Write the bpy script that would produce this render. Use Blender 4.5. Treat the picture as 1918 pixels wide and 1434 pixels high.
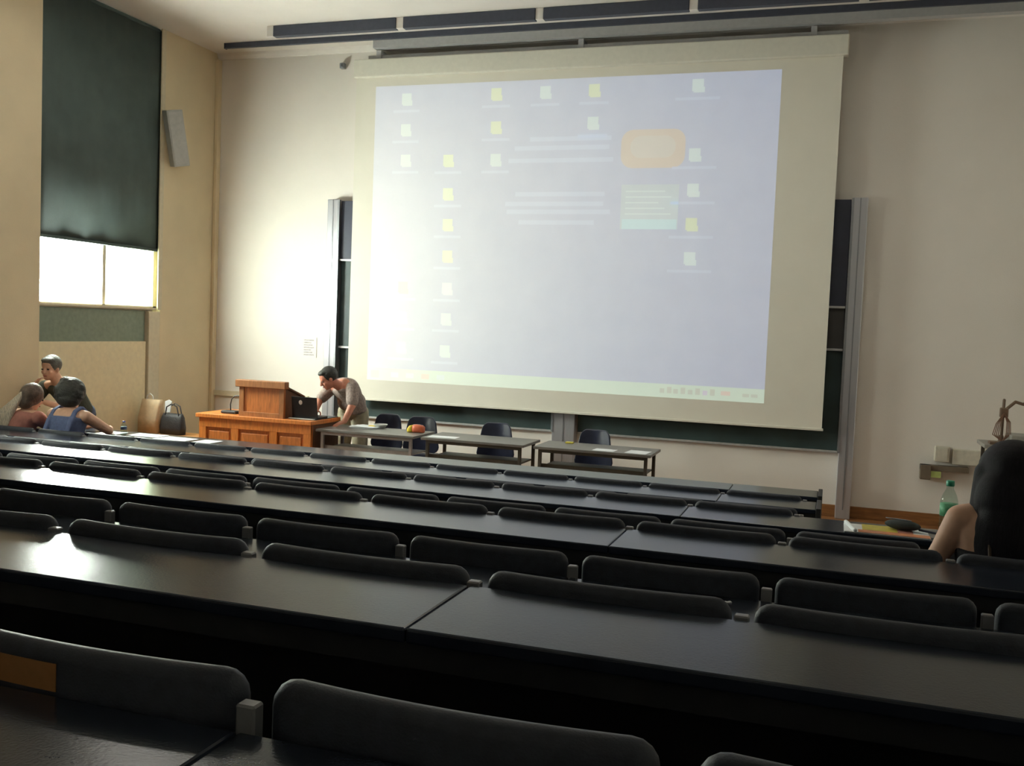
import bpy, bmesh, math, random
from mathutils import Vector, Matrix, Quaternion

random.seed(7)
SC = bpy.context.scene
for o in list(bpy.data.objects):
    bpy.data.objects.remove(o, do_unlink=True)
COL = SC.collection

# ------------------------------------------------------------------ camera
CAM_F = 1826.9                      # focal length in pixels of the 1918 px wide frame
cam_data = bpy.data.cameras.new('camera')
cam_data.sensor_fit = 'HORIZONTAL'
cam_data.sensor_width = 36.0
cam_data.lens = CAM_F / 1918.0 * 36.0
cam_data.clip_start = 0.02
cam = bpy.data.objects.new('camera', cam_data)
COL.objects.link(cam)
yaw, pitch, roll = math.radians(18.27), math.radians(3.31), math.radians(2.28)
fwd = Vector((-math.sin(yaw) * math.cos(pitch), math.cos(yaw) * math.cos(pitch), -math.sin(pitch)))
rt0 = Vector((math.cos(yaw), math.sin(yaw), 0))
up0 = rt0.cross(fwd)
rt = rt0 * math.cos(roll) + up0 * math.sin(roll)
up = up0 * math.cos(roll) - rt0 * math.sin(roll)
cam.matrix_world = Matrix(((rt.x, up.x, -fwd.x, 0), (rt.y, up.y, -fwd.y, 0), (rt.z, up.z, -fwd.z, 1.9), (0, 0, 0, 1)))
SC.camera = cam

# ------------------------------------------------------------------ world, daylight, exposure
world = bpy.data.worlds.new('world')
SC.world = world
world.use_nodes = True
world.node_tree.nodes['Background'].inputs[0].default_value = (0.98, 1.0, 0.98, 1)
world.node_tree.nodes['Background'].inputs[1].default_value = 120.0
SC.view_settings.view_transform = 'Standard'
SC.view_settings.look = 'None'
SC.view_settings.gamma = 1.0
SC.view_settings.use_curve_mapping = False
SC.view_settings.exposure = 0.25


def portal(loc, size_y, size_z):
    """sky portal in a window opening of the left wall (guides the daylight sampling, adds no light)"""
    l = bpy.data.lights.new('sky_portal', 'AREA')
    l.shape = 'RECTANGLE'
    l.size = size_z
    l.size_y = size_y
    l.cycles.is_portal = True
    o = bpy.data.objects.new('sky_portal', l)
    COL.objects.link(o)
    o.location = loc
    o.rotation_euler = (0, math.radians(-90), 0)
    return o


portal((-7.94, 8.975, 3.6), 1.95, 3.4)
portal((-7.94, 4.975, 3.6), 1.95, 3.4)  # opening of the added bay

# ------------------------------------------------------------------ helpers
MATS = {}


def mat(name, col, rough=0.6, metal=0.0, spec=0.5, var=0.08, scale=20.0, bump=0.0, bscale=120.0, emit=None, estr=0.0, stretch=None, coat=0.0):
    """principled material with a procedural colour variation and fine relief"""
    m = bpy.data.materials.new(name)
    m.use_nodes = True
    nt = m.node_tree
    b = nt.nodes['Principled BSDF']
    b.inputs['Roughness'].default_value = rough
    b.inputs['Metallic'].default_value = metal
    b.inputs['Specular IOR Level'].default_value = spec
    b.inputs['Coat Weight'].default_value = coat
    tc = nt.nodes.new('ShaderNodeTexCoord')
    mp = nt.nodes.new('ShaderNodeMapping')
    if stretch:
        mp.inputs['Scale'].default_value = stretch
    nt.links.new(tc.outputs['Object'], mp.inputs['Vector'])
    n = nt.nodes.new('ShaderNodeTexNoise')
    n.inputs['Scale'].default_value = scale
    n.inputs['Detail'].default_value = 4
    nt.links.new(mp.outputs[0], n.inputs['Vector'])
    r = nt.nodes.new('ShaderNodeValToRGB')
    r.color_ramp.elements[0].position = 0.3
    r.color_ramp.elements[1].position = 0.7
    r.color_ramp.elements[0].color = (*[max(0, c * (1 - var)) for c in col], 1)
    r.color_ramp.elements[1].color = (*[min(1, c * (1 + var)) for c in col], 1)
    nt.links.new(n.outputs['Fac'], r.inputs['Fac'])
    nt.links.new(r.outputs['Color'], b.inputs['Base Color'])
    if bump:
        n2 = nt.nodes.new('ShaderNodeTexNoise')
        n2.inputs['Scale'].default_value = bscale
        nt.links.new(mp.outputs[0], n2.inputs['Vector'])
        bp = nt.nodes.new('ShaderNodeBump')
        bp.inputs['Strength'].default_value = bump
        bp.inputs['Distance'].default_value = 0.01
        nt.links.new(n2.outputs['Fac'], bp.inputs['Height'])
        nt.links.new(bp.outputs[0], b.inputs['Normal'])
    if emit:
        b.inputs['Emission Color'].default_value = (*emit, 1)
        b.inputs['Emission Strength'].default_value = estr
    MATS[name] = m
    return m


def glass_mat(name, tint):
    m = bpy.data.materials.new(name)
    m.use_nodes = True
    nt = m.node_tree
    nt.nodes.clear()
    out = nt.nodes.new('ShaderNodeOutputMaterial')
    mix = nt.nodes.new('ShaderNodeMixShader')
    tr = nt.nodes.new('ShaderNodeBsdfTransparent')
    tr.inputs[0].default_value = (*tint, 1)
    gl = nt.nodes.new('ShaderNodeBsdfGlossy')
    gl.inputs['Roughness'].default_value = 0.03
    mix.inputs[0].default_value = 0.06
    nt.links.new(tr.outputs[0], mix.inputs[1])
    nt.links.new(gl.outputs[0], mix.inputs[2])
    nt.links.new(mix.outputs[0], out.inputs[0])
    MATS[name] = m
    return m


mat('wall_cream', (0.83, 0.775, 0.71), 0.75, var=0.03, scale=1.5, bump=0.12, bscale=90)
mat('wall_tan', (0.72, 0.60, 0.40), 0.8, var=0.05, scale=2, bump=0.15, bscale=80)
mat('ceiling_white', (0.80, 0.745, 0.69), 0.8, var=0.03, scale=2, bump=0.1, bscale=90)
mat('slot_dark', (0.05, 0.055, 0.08), 0.6, var=0.1)
mat('grey_trim', (0.50, 0.49, 0.49), 0.6, var=0.05)
mat('floor_wood', (0.30, 0.13, 0.045), 0.4, var=0.3, scale=6, stretch=(1, 9, 9))
mat('floor_dark', (0.035, 0.032, 0.032), 0.8, var=0.25, scale=9, bump=0.2)
mat('base_wood', (0.26, 0.11, 0.035), 0.45, var=0.25, scale=5, stretch=(1, 8, 8))
mat('desk_top', (0.022, 0.027, 0.040), 0.19, var=0.18, scale=14, bump=0.03, bscale=200, spec=0.25)
mat('desk_dark', (0.022, 0.021, 0.021), 0.55, var=0.2, scale=10)
mat('seat_black', (0.028, 0.032, 0.045), 0.55, var=0.2, scale=40, bump=0.10, bscale=260)
mat('post_grey', (0.25, 0.245, 0.25), 0.42, metal=0.2, var=0.08)
mat('post_lower', (0.10, 0.07, 0.05), 0.5, metal=0.2, var=0.15)
mat('hook_metal', (0.25, 0.25, 0.26), 0.35, metal=0.8)
mat('patch_brown', (0.34, 0.15, 0.045), 0.7, var=0.2)
mat('screen_fabric', (0.80, 0.76, 0.66), 0.85, var=0.02, scale=3)
mat('screen_case', (0.76, 0.73, 0.63), 0.6, var=0.03)
mat('alu', (0.62, 0.62, 0.66), 0.28, metal=0.6, var=0.05, scale=8, stretch=(30, 30, 0.5))
mat('alu_dark', (0.33, 0.34, 0.37), 0.4, metal=0.7, var=0.06)
mat('board_green', (0.040, 0.068, 0.068), 0.5, var=0.25, scale=3)
mat('board_navy', (0.045, 0.050, 0.078), 0.5, var=0.2, scale=3)
mat('board_grey', (0.085, 0.080, 0.078), 0.5, var=0.2, scale=3)
mat('rail_light', (0.60, 0.60, 0.60), 0.4, metal=0.4)
mat('oak', (0.58, 0.185, 0.035), 0.4, var=0.22, scale=9, stretch=(7, 7, 1), coat=0.2)
mat('oak_panel', (0.48, 0.15, 0.03), 0.45, var=0.25, scale=9, stretch=(7, 7, 1))
mat('oak_dark_shaded', (0.12, 0.045, 0.015), 0.5, var=0.25, scale=9, stretch=(7, 7, 1))  # darker oak, shade on the lecturer desk's side put into the colour
mat('lectern_oak', (0.33, 0.125, 0.035), 0.45, var=0.22, scale=9, stretch=(7, 7, 1))
mat('black_plastic', (0.015, 0.015, 0.017), 0.4, var=0.1)
mat('table_top', (0.17, 0.16, 0.145), 0.35, var=0.12, scale=12)
mat('table_frame', (0.10, 0.085, 0.065), 0.45, metal=0.3, var=0.1)
mat('table_frame_light', (0.40, 0.36, 0.34), 0.4, metal=0.3, var=0.1)
mat('chair_navy', (0.022, 0.026, 0.05), 0.32, var=0.15)
mat('paper', (0.86, 0.87, 0.88), 0.8, var=0.02)
mat('paper_print', (0.50, 0.46, 0.46), 0.8, var=0.3, scale=90)
mat('kraft', (0.66, 0.50, 0.32), 0.85, var=0.1, bump=0.2, bscale=30)
mat('white_band', (0.78, 0.76, 0.72), 0.6)
mat('bag_black', (0.025, 0.023, 0.025), 0.55, var=0.2, bump=0.3, bscale=60)
mat('bench_wood', (0.45, 0.20, 0.06), 0.5, var=0.25, stretch=(1, 8, 8))
mat('blind_green', (0.060, 0.085, 0.080), 0.8, var=0.12, scale=4, bump=0.15)
mat('green_panel', (0.17, 0.21, 0.15), 0.5, var=0.12)
mat('cream_panel', (0.80, 0.70, 0.46), 0.55, var=0.05)
mat('frame_cream', (0.66, 0.58, 0.42), 0.5, var=0.05)
mat('speaker_grey', (0.44, 0.44, 0.42), 0.6, var=0.05, bump=0.3, bscale=300)
mat('speaker_dark', (0.12, 0.12, 0.12), 0.6)
mat('skin', (0.62, 0.36, 0.24), 0.55, var=0.06, scale=30)
mat('skin_tan', (0.42, 0.22, 0.12), 0.55, var=0.06, scale=30)
mat('skin_red', (0.56, 0.22, 0.14), 0.55, var=0.08, scale=30)
mat('lips', (0.35, 0.10, 0.08), 0.5)
mat('eye_dark', (0.03, 0.02, 0.02), 0.25)
mat('hair_black', (0.010, 0.008, 0.011), 0.6, spec=0.2, var=0.35, scale=18, stretch=(9, 9, 1), bump=0.3, bscale=60)
mat('hair_dark', (0.030, 0.028, 0.022), 0.6, var=0.35, scale=30, bump=0.6, bscale=60)
mat('hair_grey', (0.10, 0.10, 0.085), 0.6, var=0.35, scale=30, bump=0.5, bscale=70)
mat('hair_brown', (0.10, 0.062, 0.042), 0.55, var=0.4, scale=25, bump=0.5, bscale=60)
mat('hair_blonde', (0.55, 0.45, 0.34), 0.5, var=0.4, scale=25, stretch=(6, 6, 1), bump=0.5, bscale=60)
mat('cloth_blue', (0.11, 0.14, 0.26), 0.85, var=0.12, scale=40, bump=0.2, bscale=90)
mat('cloth_black', (0.014, 0.012, 0.016), 0.8, var=0.2, bump=0.2)
mat('cloth_pink', (0.42, 0.17, 0.13), 0.85, var=0.15, bump=0.2)
mat('cloth_green', (0.055, 0.060, 0.042), 0.85, var=0.2, bump=0.2)
mat('cloth_mauve', (0.30, 0.23, 0.20), 0.85, var=0.3, scale=55, bump=0.2)
mat('cloth_khaki', (0.40, 0.36, 0.25), 0.85, var=0.12, bump=0.2)
mat('cloth_jeans', (0.06, 0.08, 0.13), 0.85, var=0.2)
mat('strap_brown', (0.09, 0.055, 0.03), 0.6)
mat('shoe_dark', (0.03, 0.025, 0.02), 0.5)
mat('cap_blue', (0.05, 0.06, 0.32), 0.4)
mat('cap_green', (0.02, 0.28, 0.16), 0.4)
mat('label_green', (0.12, 0.42, 0.22), 0.5, var=0.3, scale=60)
mat('label_navy', (0.06, 0.09, 0.16), 0.5, var=0.3, scale=60)
mat('yellow', (0.75, 0.55, 0.04), 0.5)
mat('red', (0.60, 0.13, 0.05), 0.5)
mat('lime', (0.62, 0.75, 0.25), 0.5)
mat('mag_yellow', (0.66, 0.55, 0.08), 0.45, var=0.15)
mat('mag_orange', (0.72, 0.27, 0.12), 0.45, var=0.2)
mat('case_cloth', (0.035, 0.042, 0.04), 0.8, bump=0.2)
mat('box_beige', (0.62, 0.58, 0.48), 0.6)
mat('tray_brown', (0.17, 0.13, 0.09), 0.6)
mat('ohp_brown', (0.16, 0.10, 0.065), 0.55)
mat('ohp_grey', (0.30, 0.29, 0.26), 0.5)
mat('cord', (0.20, 0.10, 0.06), 0.6)
mat('grey_cover', (0.45, 0.45, 0.43), 0.6)
mat('teal_glare', (0.10, 0.20, 0.17), 0.4)
glass_mat('glass', (0.97, 1.0, 0.96))
glass_mat('glass_dimmed_daylight', (0.30, 0.33, 0.28))  # tint stands in for dimmer daylight through the second pane
glass_mat('bottle_clear', (0.80, 0.88, 0.85))
# light thrown on the screen by the lecture hall projector
PROJ = 0.36


def proj_mat(name, col, k=1.0):
    return mat(name, (0.80, 0.76, 0.66), 0.85, var=0.02, scale=3, emit=col, estr=PROJ * k)


proj_mat('image_blue', (0.20, 0.30, 0.62))
proj_mat('image_taskbar', (0.42, 0.66, 0.58))
proj_mat('image_white', (0.46, 0.66, 0.76))
proj_mat('image_text', (0.31, 0.44, 0.76))
proj_mat('image_yellow', (0.50, 0.66, 0.42))
proj_mat('image_orange', (0.42, 0.32, 0.30))
proj_mat('image_orange_inner', (0.42, 0.40, 0.42))
proj_mat('image_news', (0.28, 0.44, 0.60))
proj_mat('image_cyan', (0.28, 0.62, 0.78))
proj_mat('image_dark', (0.28, 0.36, 0.34))
proj_mat('image_violet', (0.42, 0.36, 0.66))
proj_mat('image_red', (0.62, 0.42, 0.40))


class MB:
    """collects shapes in world coordinates; build() links them as one mesh object"""

    def __init__(self):
        self.bm = bmesh.new()

    def _add(self, verts, faces, smooth=False):
        vs = [self.bm.verts.new(v) for v in verts]
        for f in faces:
            try:
                fc = self.bm.faces.new([vs[i] for i in f])
                fc.smooth = smooth
            except ValueError:
                pass
        return vs

    def box(self, x0, x1, y0, y1, z0, z1, bev=0.0, seg=2, M=None):
        b = bmesh.new()
        bmesh.ops.create_cube(b, size=1)
        for v in b.verts:
            v.co = Vector(((x0 + x1) / 2 + v.co.x * (x1 - x0), (y0 + y1) / 2 + v.co.y * (y1 - y0), (z0 + z1) / 2 + v.co.z * (z1 - z0)))
        if bev > 0:
            bmesh.ops.bevel(b, geom=b.edges[:], offset=bev, segments=seg, affect='EDGES', profile=0.5)
            for f in b.faces:
                f.smooth = False
        self.merge(b, M)
        return self

    def merge(self, b, M=None, smooth=None):
        if M is not None:
            bmesh.ops.transform(b, matrix=M, verts=b.verts)
        b.verts.index_update()
        mp = {}
        for v in b.verts:
            mp[v.index] = self.bm.verts.new(v.co)
        for f in b.faces:
            try:
                nf = self.bm.faces.new([mp[v.index] for v in f.verts])
                nf.smooth = f.smooth if smooth is None else smooth
            except ValueError:
                pass
        b.free()

    def cap(self, p0, r0, p1, r1, n=14, rings=4, caps=True):
        """tapered capsule"""
        p0, p1 = Vector(p0), Vector(p1)
        d = p1 - p0
        if d.length < 1e-6:
            d = Vector((0, 0, 1e-4))
        a = d.normalized()
        s = a.orthogonal().normalized()
        t = a.cross(s)
        prof = []
        if caps:
            for i in range(rings + 1):
                th = -math.pi / 2 + i * math.pi / 2 / rings
                prof.append((p0 + a * (math.sin(th) * r0), max(1e-4, math.cos(th) * r0)))
            for i in range(rings + 1):
                th = i * math.pi / 2 / rings
                prof.append((p1 + a * (math.sin(th) * r1), max(1e-4, math.cos(th) * r1)))
        else:
            prof = [(p0, r0), (p1, r1)]
        vs = []
        for c, r in prof:
            for k in range(n):
                an = 2 * math.pi * k / n
                vs.append(c + (s * math.cos(an) + t * math.sin(an)) * r)
        fs = []
        for i in range(len(prof) - 1):
            for k in range(n):
                k2 = (k + 1) % n
                fs.append((i * n + k, i * n + k2, (i + 1) * n + k2, (i + 1) * n + k))
        fs.append(tuple(range(n - 1, -1, -1)))
        fs.append(tuple((len(prof) - 1) * n + k for k in range(n)))
        self._add(vs, fs, True)
        return self

    def tube(self, pts, r, n=8):
        for a, b in zip(pts[:-1], pts[1:]):
            self.cap(a, r, b, r, n=n, rings=2)
        return self

    def ell(self, c, r, ax=None, sub=3):
        b = bmesh.new()
        bmesh.ops.create_icosphere(b, subdivisions=sub, radius=1)
        M = Matrix.Diagonal((*r, 1))
        if ax is not None:          # ax = (right, forward, up)
            R = Matrix((ax[0], ax[1], ax[2])).transposed().to_4x4()
            M = R @ M
        M = Matrix.Translation(Vector(c)) @ M
        self.merge(b, M, smooth=True)
        return self

    def lathe(self, c, prof, n=16):
        """prof = [(radius, z)]"""
        c = Vector(c)
        vs, fs = [], []
        for r, z in prof:
            for k in range(n):
                an = 2 * math.pi * k / n
                vs.append(c + Vector((math.cos(an) * r, math.sin(an) * r, z)))
        for i in range(len(prof) - 1):
            for k in range(n):
                k2 = (k + 1) % n
                fs.append((i * n + k, i * n + k2, (i + 1) * n + k2, (i + 1) * n + k))
        fs.append(tuple(range(n - 1, -1, -1)))
        fs.append(tuple((len(prof) - 1) * n + k for k in range(n)))
        self._add(vs, fs, True)
        return self

    def loft(self, secs, n=20, pw=2.3):
        """secs = [(centre, right_axis, front_axis, rx, ry)] superellipse sections"""
        vs, fs = [], []
        for c, ax, ay, rx, ry in secs:
            c, ax, ay = Vector(c), Vector(ax).normalized(), Vector(ay).normalized()
            for k in range(n):
                an = 2 * math.pi * k / n
                cx, sy = math.cos(an), math.sin(an)
                u = math.copysign(abs(cx) ** (2 / pw), cx)
                v = math.copysign(abs(sy) ** (2 / pw), sy)
                vs.append(c + ax * (u * rx) + ay * (v * ry))
        for i in range(len(secs) - 1):
            for k in range(n):
                k2 = (k + 1) % n
                fs.append((i * n + k, i * n + k2, (i + 1) * n + k2, (i + 1) * n + k))
        fs.append(tuple(range(n - 1, -1, -1)))
        fs.append(tuple((len(secs) - 1) * n + k for k in range(n)))
        self._add(vs, fs, True)
        return self

    def prism(self, pts, axis, a0, a1):
        """polygon pts extruded along an axis; pts are the two other coordinates in order"""
        def mk(p, a):
            if axis == 0:
                return (a, p[0], p[1])
            if axis == 1:
                return (p[0], a, p[1])
            return (p[0], p[1], a)
        n = len(pts)
        vs = [mk(p, a0) for p in pts] + [mk(p, a1) for p in pts]
        fs = [tuple(range(n)), tuple(range(2 * n - 1, n - 1, -1))]
        for i in range(n):
            j = (i + 1) % n
            fs.append((i, i + n, j + n, j))
        self._add(vs, fs)
        return self

    def mesh(self, name, base=(0, 0, 0)):
        bmesh.ops.recalc_face_normals(self.bm, faces=self.bm.faces[:])
        bmesh.ops.translate(self.bm, vec=-Vector(base), verts=self.bm.verts[:])
        me = bpy.data.meshes.new(name)
        self.bm.to_mesh(me)
        self.bm.free()
        return me

    def build(self, name, material, parent=None, base=None):
        wb = Vector((0, 0, 0))
        if parent is not None:
            wb = wpos(parent)
        b = wb if base is None else Vector(base)
        me = self.mesh(name, b)
        me.materials.append(MATS[material])
        o = bpy.data.objects.new(name, me)
        COL.objects.link(o)
        if parent is not None:
            o.parent = parent
            o.location = b - wb
        else:
            o.location = b
        return o


def wpos(o):
    v = Vector(o.location)
    while o.parent is not None:
        o = o.parent
        v += Vector(o.location)
    return v


def thing(name, label, cat, loc, group=None):
    o = bpy.data.objects.new(name, None)
    o.empty_display_size = 0.1
    COL.objects.link(o)
    o.location = loc
    o['label'] = label
    o['category'] = cat
    if group:
        o['group'] = group
    return o


def tag(o, label, cat, group=None):
    o['label'] = label
    o['category'] = cat
    if group:
        o['group'] = group
    return o


def struct(o, label=None):
    o['kind'] = 'structure'
    if label:
        o['label'] = label
    return o


def sempty(name, loc, label=None):
    o = bpy.data.objects.new(name, None)
    COL.objects.link(o)
    o.location = loc
    return struct(o, label)


# ------------------------------------------------------------------ room shell
XL, XR, YB, YF, ZC = -7.81, 3.2, -3.2, 11.0, 5.27
LEV = [(-3.2, 1.93, 0.63), (1.93, 3.59, 0.44), (3.59, 5.25, 0.25), (5.25, 6.92, 0.06)]

m = MB()
m.box(XL - 0.4, XR, 6.92, YF, -0.12, 0.0)
struct(m.build('floor', 'floor_wood'), 'reddish brown wooden floor in front of the seating')
m = MB()
for y0, y1, z in LEV:
    m.box(XL, XR, y0, y1, -0.12, z)
struct(m.build('floor', 'floor_dark'), 'dark stepped floor carrying the rows of desks')

m = MB()
m.box(XL - 0.4, XR + 0.2, YF, YF + 0.2, -0.12, ZC + 0.3)
struct(m.build('wall_front', 'wall_cream'), 'cream plaster wall behind the screen')
m = MB()
m.box(XR, XR + 0.2, YB, YF, -0.12, ZC + 0.3)
struct(m.build('wall_right', 'wall_cream'), 'cream plaster side wall')
m = MB()
m.box(XL - 0.4, XR + 0.2, YB - 0.2, YB, -0.12, ZC + 0.3)
struct(m.build('wall_back', 'wall_cream'), 'cream plaster back wall')

# left wall with two window bays (recess 8.03..9.92 is the one in view, the other is added for fill light)
m = MB()
WIN = [(4.03, 5.92), (8.03, 9.92)]
ys = [YB] + [v for w in WIN for v in w] + [YF]
for i in range(0, len(ys), 2):
    m.box(XL - 0.12, XL, ys[i], ys[i + 1], -0.12, ZC + 0.3)
struct(m.build('wall_left', 'wall_tan'), 'tan painted side wall with a tall window bay and a second, added one')

# ceiling with dark light troughs hung close to the front wall
m = MB()
m.box(XL - 0.4, XR, YB, YF, ZC, ZC + 0.3)
struct(m.build('ceiling', 'ceiling_white'), 'off white plaster ceiling')
DIV = [-6.44, -4.79, -3.17, -1.55, 0.07, 1.69, XR]
for i, (a, b) in enumerate(zip(DIV[:-1], DIV[1:])):
    lab = 'dark ceiling light trough, %s in its row from the window wall' % ['first', 'second', 'third', 'fourth', 'fifth', 'sixth'][i]
    t = thing('light_trough', lab, 'light fitting', ((a + b) / 2, 10.06, ZC - 0.124), 'ceiling light troughs in a row')
    mm = MB()
    mm.box(a + 0.045, b - 0.045, 10.02, 10.10, ZC - 0.124, ZC - 0.002, 0.004)
    mm.build('housing', 'slot_dark', t)
    mm = MB()
    mm.box(a - 0.043, a + 0.043, 10.03, 10.09, ZC - 0.120, ZC - 0.001, 0.004)
    mm.build('end_cap', 'ceiling_white', t)
t = thing('curtain_rail', 'long thin dark rail on the ceiling between the light troughs and the screen', 'rail', (-2.1, 10.56, ZC - 0.066))
m = MB()
m.box(-7.40, XR - .02, 10.54, 10.58, ZC - 0.066, ZC - 0.001, 0.004)
m.build('rail_profile', 'slot_dark', t)
m = MB()
m.box(-7.42, -7.40, 10.535, 10.585, ZC - 0.07, ZC - 0.001, 0.003)
m.build('end_stop', 'slot_dark', t)

mat('fill_lamp_diffuser', (0.8, 0.8, 0.78), 0.5, emit=(1.0, 0.97, 0.88), estr=14.0)  # added lamps out of view, there to brighten the front wall
for i, (x, nm) in enumerate(((-6.0, 'over the side wall end of the front desk'), (-3.4, 'over the middle of the front desk'), (-0.8, 'over the aisle end of the front desk'))):
    t = thing('added_fill_lamp', 'white box of an added, unseen fill lamp ' + nm, 'fill lamp', (x, 7.5, ZC - 0.09))
    m = MB()
    m.box(x - 0.62, x + 0.62, 7.33, 7.67, ZC - 0.085, ZC - 0.001, 0.006)
    m.build('lamp_body', 'ceiling_white', t)
    m = MB()
    m.box(x - 0.58, x + 0.58, 7.36, 7.64, ZC - 0.095, ZC - 0.085, 0.003)
    m.build('diffuser', 'fill_lamp_diffuser', t)

# cornice, rail above the screen, baseboard, cable trunking
m = MB()
m.prism([(YF, ZC), (YF - 0.05, ZC), (YF - 0.04, ZC - 0.03), (YF - 0.015, ZC - 0.07), (YF, ZC - 0.075)], 0, XL, XR)
struct(m.build('trim_1', 'ceiling_white'), 'off white cornice along the top of the front wall')
m = MB()
m.box(-5.45, XR, YF - 0.30, YF - 0.20, ZC - 0.115, ZC)
m.box(-5.45, XR, YF - 0.20, YF - 0.14, ZC - 0.075, ZC - 0.02)
struct(m.build('trim_2', 'grey_trim'), 'grey ceiling rail above the projection screen')
m = MB()
m.box(XL, XR, YF - 0.02, YF, 0, 0.125, 0.004)
struct(m.build('baseboard_front', 'base_wood'), 'brown wooden baseboard of the front wall')
m = MB()
m.box(XL, -6.35, YF - 0.04, YF, 0.84, 0.91, 0.004)
struct(m.build('trim_3', 'frame_cream'), 'cream cable trunking low on the front wall')
m = MB()
m.box(XL, XL + 0.05, YF - 0.08, YF, 0.125, ZC - 0.08, 0.01)
struct(m.build('trim_4', 'wall_tan'), 'tan corner strip between side wall and front wall')


# ------------------------------------------------------------------ windows with blinds
def window(n, y0, y1, label):
    w = sempty('window_%d' % n, (XL, (y0 + y1) / 2, 0), label)
    xo, xi = XL - 0.11, XL - 0.06
    m = MB()          # frame of the glazed part
    m.box(xo, xi, y0, y0 + 0.06, 1.95, ZC)
    m.box(xo, xi, y1 - 0.06, y1, 1.95, ZC)
    m.box(xo, xi, y0, y1, 1.91, 1.97)
    m.box(xo, xi, y0, y1, ZC - 0.06, ZC)
    m.box(xo, xi, y0 + 0.97, y0 + 1.02, 1.95, ZC)
    m.box(xo, xi, y0, y1, 3.5, 3.56)
    m.build('window_frame', 'frame_cream', w)
    for a, b in ((y0 + 0.06, y0 + 0.97), (y0 + 1.02, y1 - 0.06)):
        for c, d in ((1.97, 3.5), (3.56, ZC - 0.06)):
            m = MB()
            m.box(xo + 0.03, xo + 0.036, a, b, c, d)
            m.build('pane', 'glass' if a < y0 + 0.5 else 'glass_dimmed_daylight', w)
    m = MB()
    m.box(XL - 0.10, XL - 0.045, y0, y1 - 0.22, 1.55, 1.915)
    m.build('transom_panel', 'green_panel', w)
    m = MB()
    m.box(XL - 0.10, XL - 0.02, y0, y1 - 0.22, 0.0, 1.55, 0.006)
    m.build('lower_panel', 'cream_panel', w)
    m = MB()
    m.box(XL - 0.10, XL + 0.004, y1 - 0.20, y1, 0.0, 1.91, 0.01)
    m.build('pillar', 'frame_cream', w)
    m = MB()
    m.box(XL - 0.012, XL + 0.006, y1 - 0.05, y1 + 0.02, 1.93, ZC - 0.001, 0.003)
    m.build('jamb', 'frame_cream', w)
    m = MB()
    m.box(XL - 0.06, XL - 0.005, y0, y1 - 0.06, 1.93, 1.955)
    m.build('window_sill', 'frame_cream', w)
    # outside board so the lower opening is closed
    m = MB()
    m.box(XL - 0.13, XL - 0.112, y0, y1, -0.1, 1.93)
    m.build('outer_wall', 'wall_tan', w)
    return w


def blind(y0, y1, zb, label):
    b = thing('roller_blind', label, 'blind', (XL - 0.03, (y0 + y1) / 2, zb))
    m = MB()
    N = 26
    vs, fs = [], []
    for i in range(N + 1):                       # slightly wavy cloth with thickness
        y = y0 + 0.005 + (y1 - y0 - 0.012) * i / N
        wv = 0.006 * math.sin(i * 0.9) + 0.003 * math.sin(i * 2.3)
        for x, z in ((-0.034 + wv, ZC - 0.02), (-0.030 + wv, ZC - 0.02), (-0.030 + wv * 1.4, zb), (-0.034 + wv * 1.4, zb)):
            vs.append((XL + x, y, z))
    for i in range(N):
        for k in range(4):
            k2 = (k + 1) % 4
            fs.append((i * 4 + k, i * 4 + k2, i * 4 + 4 + k2, i * 4 + 4 + k))
    fs.append((0, 1, 2, 3))
    fs.append(tuple(N * 4 + k for k in (3, 2, 1, 0)))
    m._add(vs, fs, True)
    m.build('blind_cloth', 'blind_green', b)
    m = MB()
    m.box(XL - 0.045, XL - 0.016, y0 + 0.005, y1 - 0.006, zb - 0.03, zb + 0.005, 0.008)
    m.build('bottom_bar', 'blind_green', b)
    m = MB()
    m.cap((XL - 0.034, y0 + 0.01, ZC - 0.03), 0.020, (XL - 0.034, y1 - 0.065, ZC - 0.03), 0.020, n=16, caps=False)
    m.build('roller', 'blind_green', b)


window(1, 8.03, 9.92, 'tall window bay beside the front wall, bright gap below its blind')
window(2, 4.03, 5.92, 'added, unseen window bay for fill light beside the middle rows of desks')  # bay put in out of view to give the hall more light
blind(8.03, 9.92, 2.66, 'dark green roller blind pulled most of the way down beside the front wall')
blind(4.03, 5.92, 2.22, 'dark green roller blind pulled down in the added bay beside the middle rows')

# ------------------------------------------------------------------ tiers of desks and seats
W, X0 = 0.55, -0.143
ROWY = [1.067 + 0.831 * i for i in range(9)]
DZ = [1.370, 1.358, 1.180, 1.168, 0.995, 0.982, 0.812, 0.797, 0.750]
FZ = [0.63, 0.63, 0.44, 0.44, 0.25, 0.25, 0.06, 0.06, 0.0]       # floor under the desk of a row
FN = [0.63, 0.44, 0.44, 0.25, 0.25, 0.06, 0.06, 0.0, 0.0]        # floor in front of the row (seats)
XEND = [2.35, 2.35, 2.35, 2.35, 2.35, 2.35, -0.065, -0.065, -0.065]
XSTART = -7.44
ORD = ['front', 'second', 'third', 'fourth', 'fifth', 'sixth', 'seventh', 'eighth', 'ninth']

post_cache = {}


def post_mesh(h, top):
    k = (round(h, 3), round(top, 3))
    if k not in post_cache:
        mm = MB()
        mm.box(-0.016, 0.016, -0.022, 0.022, 0, h, 0.003, 1)
        me = mm.mesh('post')
        me.materials.append(MATS['post_lower'])
        mm = MB()
        mm.box(-0.0145, 0.0145, -0.020, 0.004, 0, top, 0.003, 1)
        mc = mm.mesh('post_cap')
        mc.materials.append(MATS['post_grey'])
        post_cache[k] = (me, mc)
    return post_cache[k]


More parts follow.
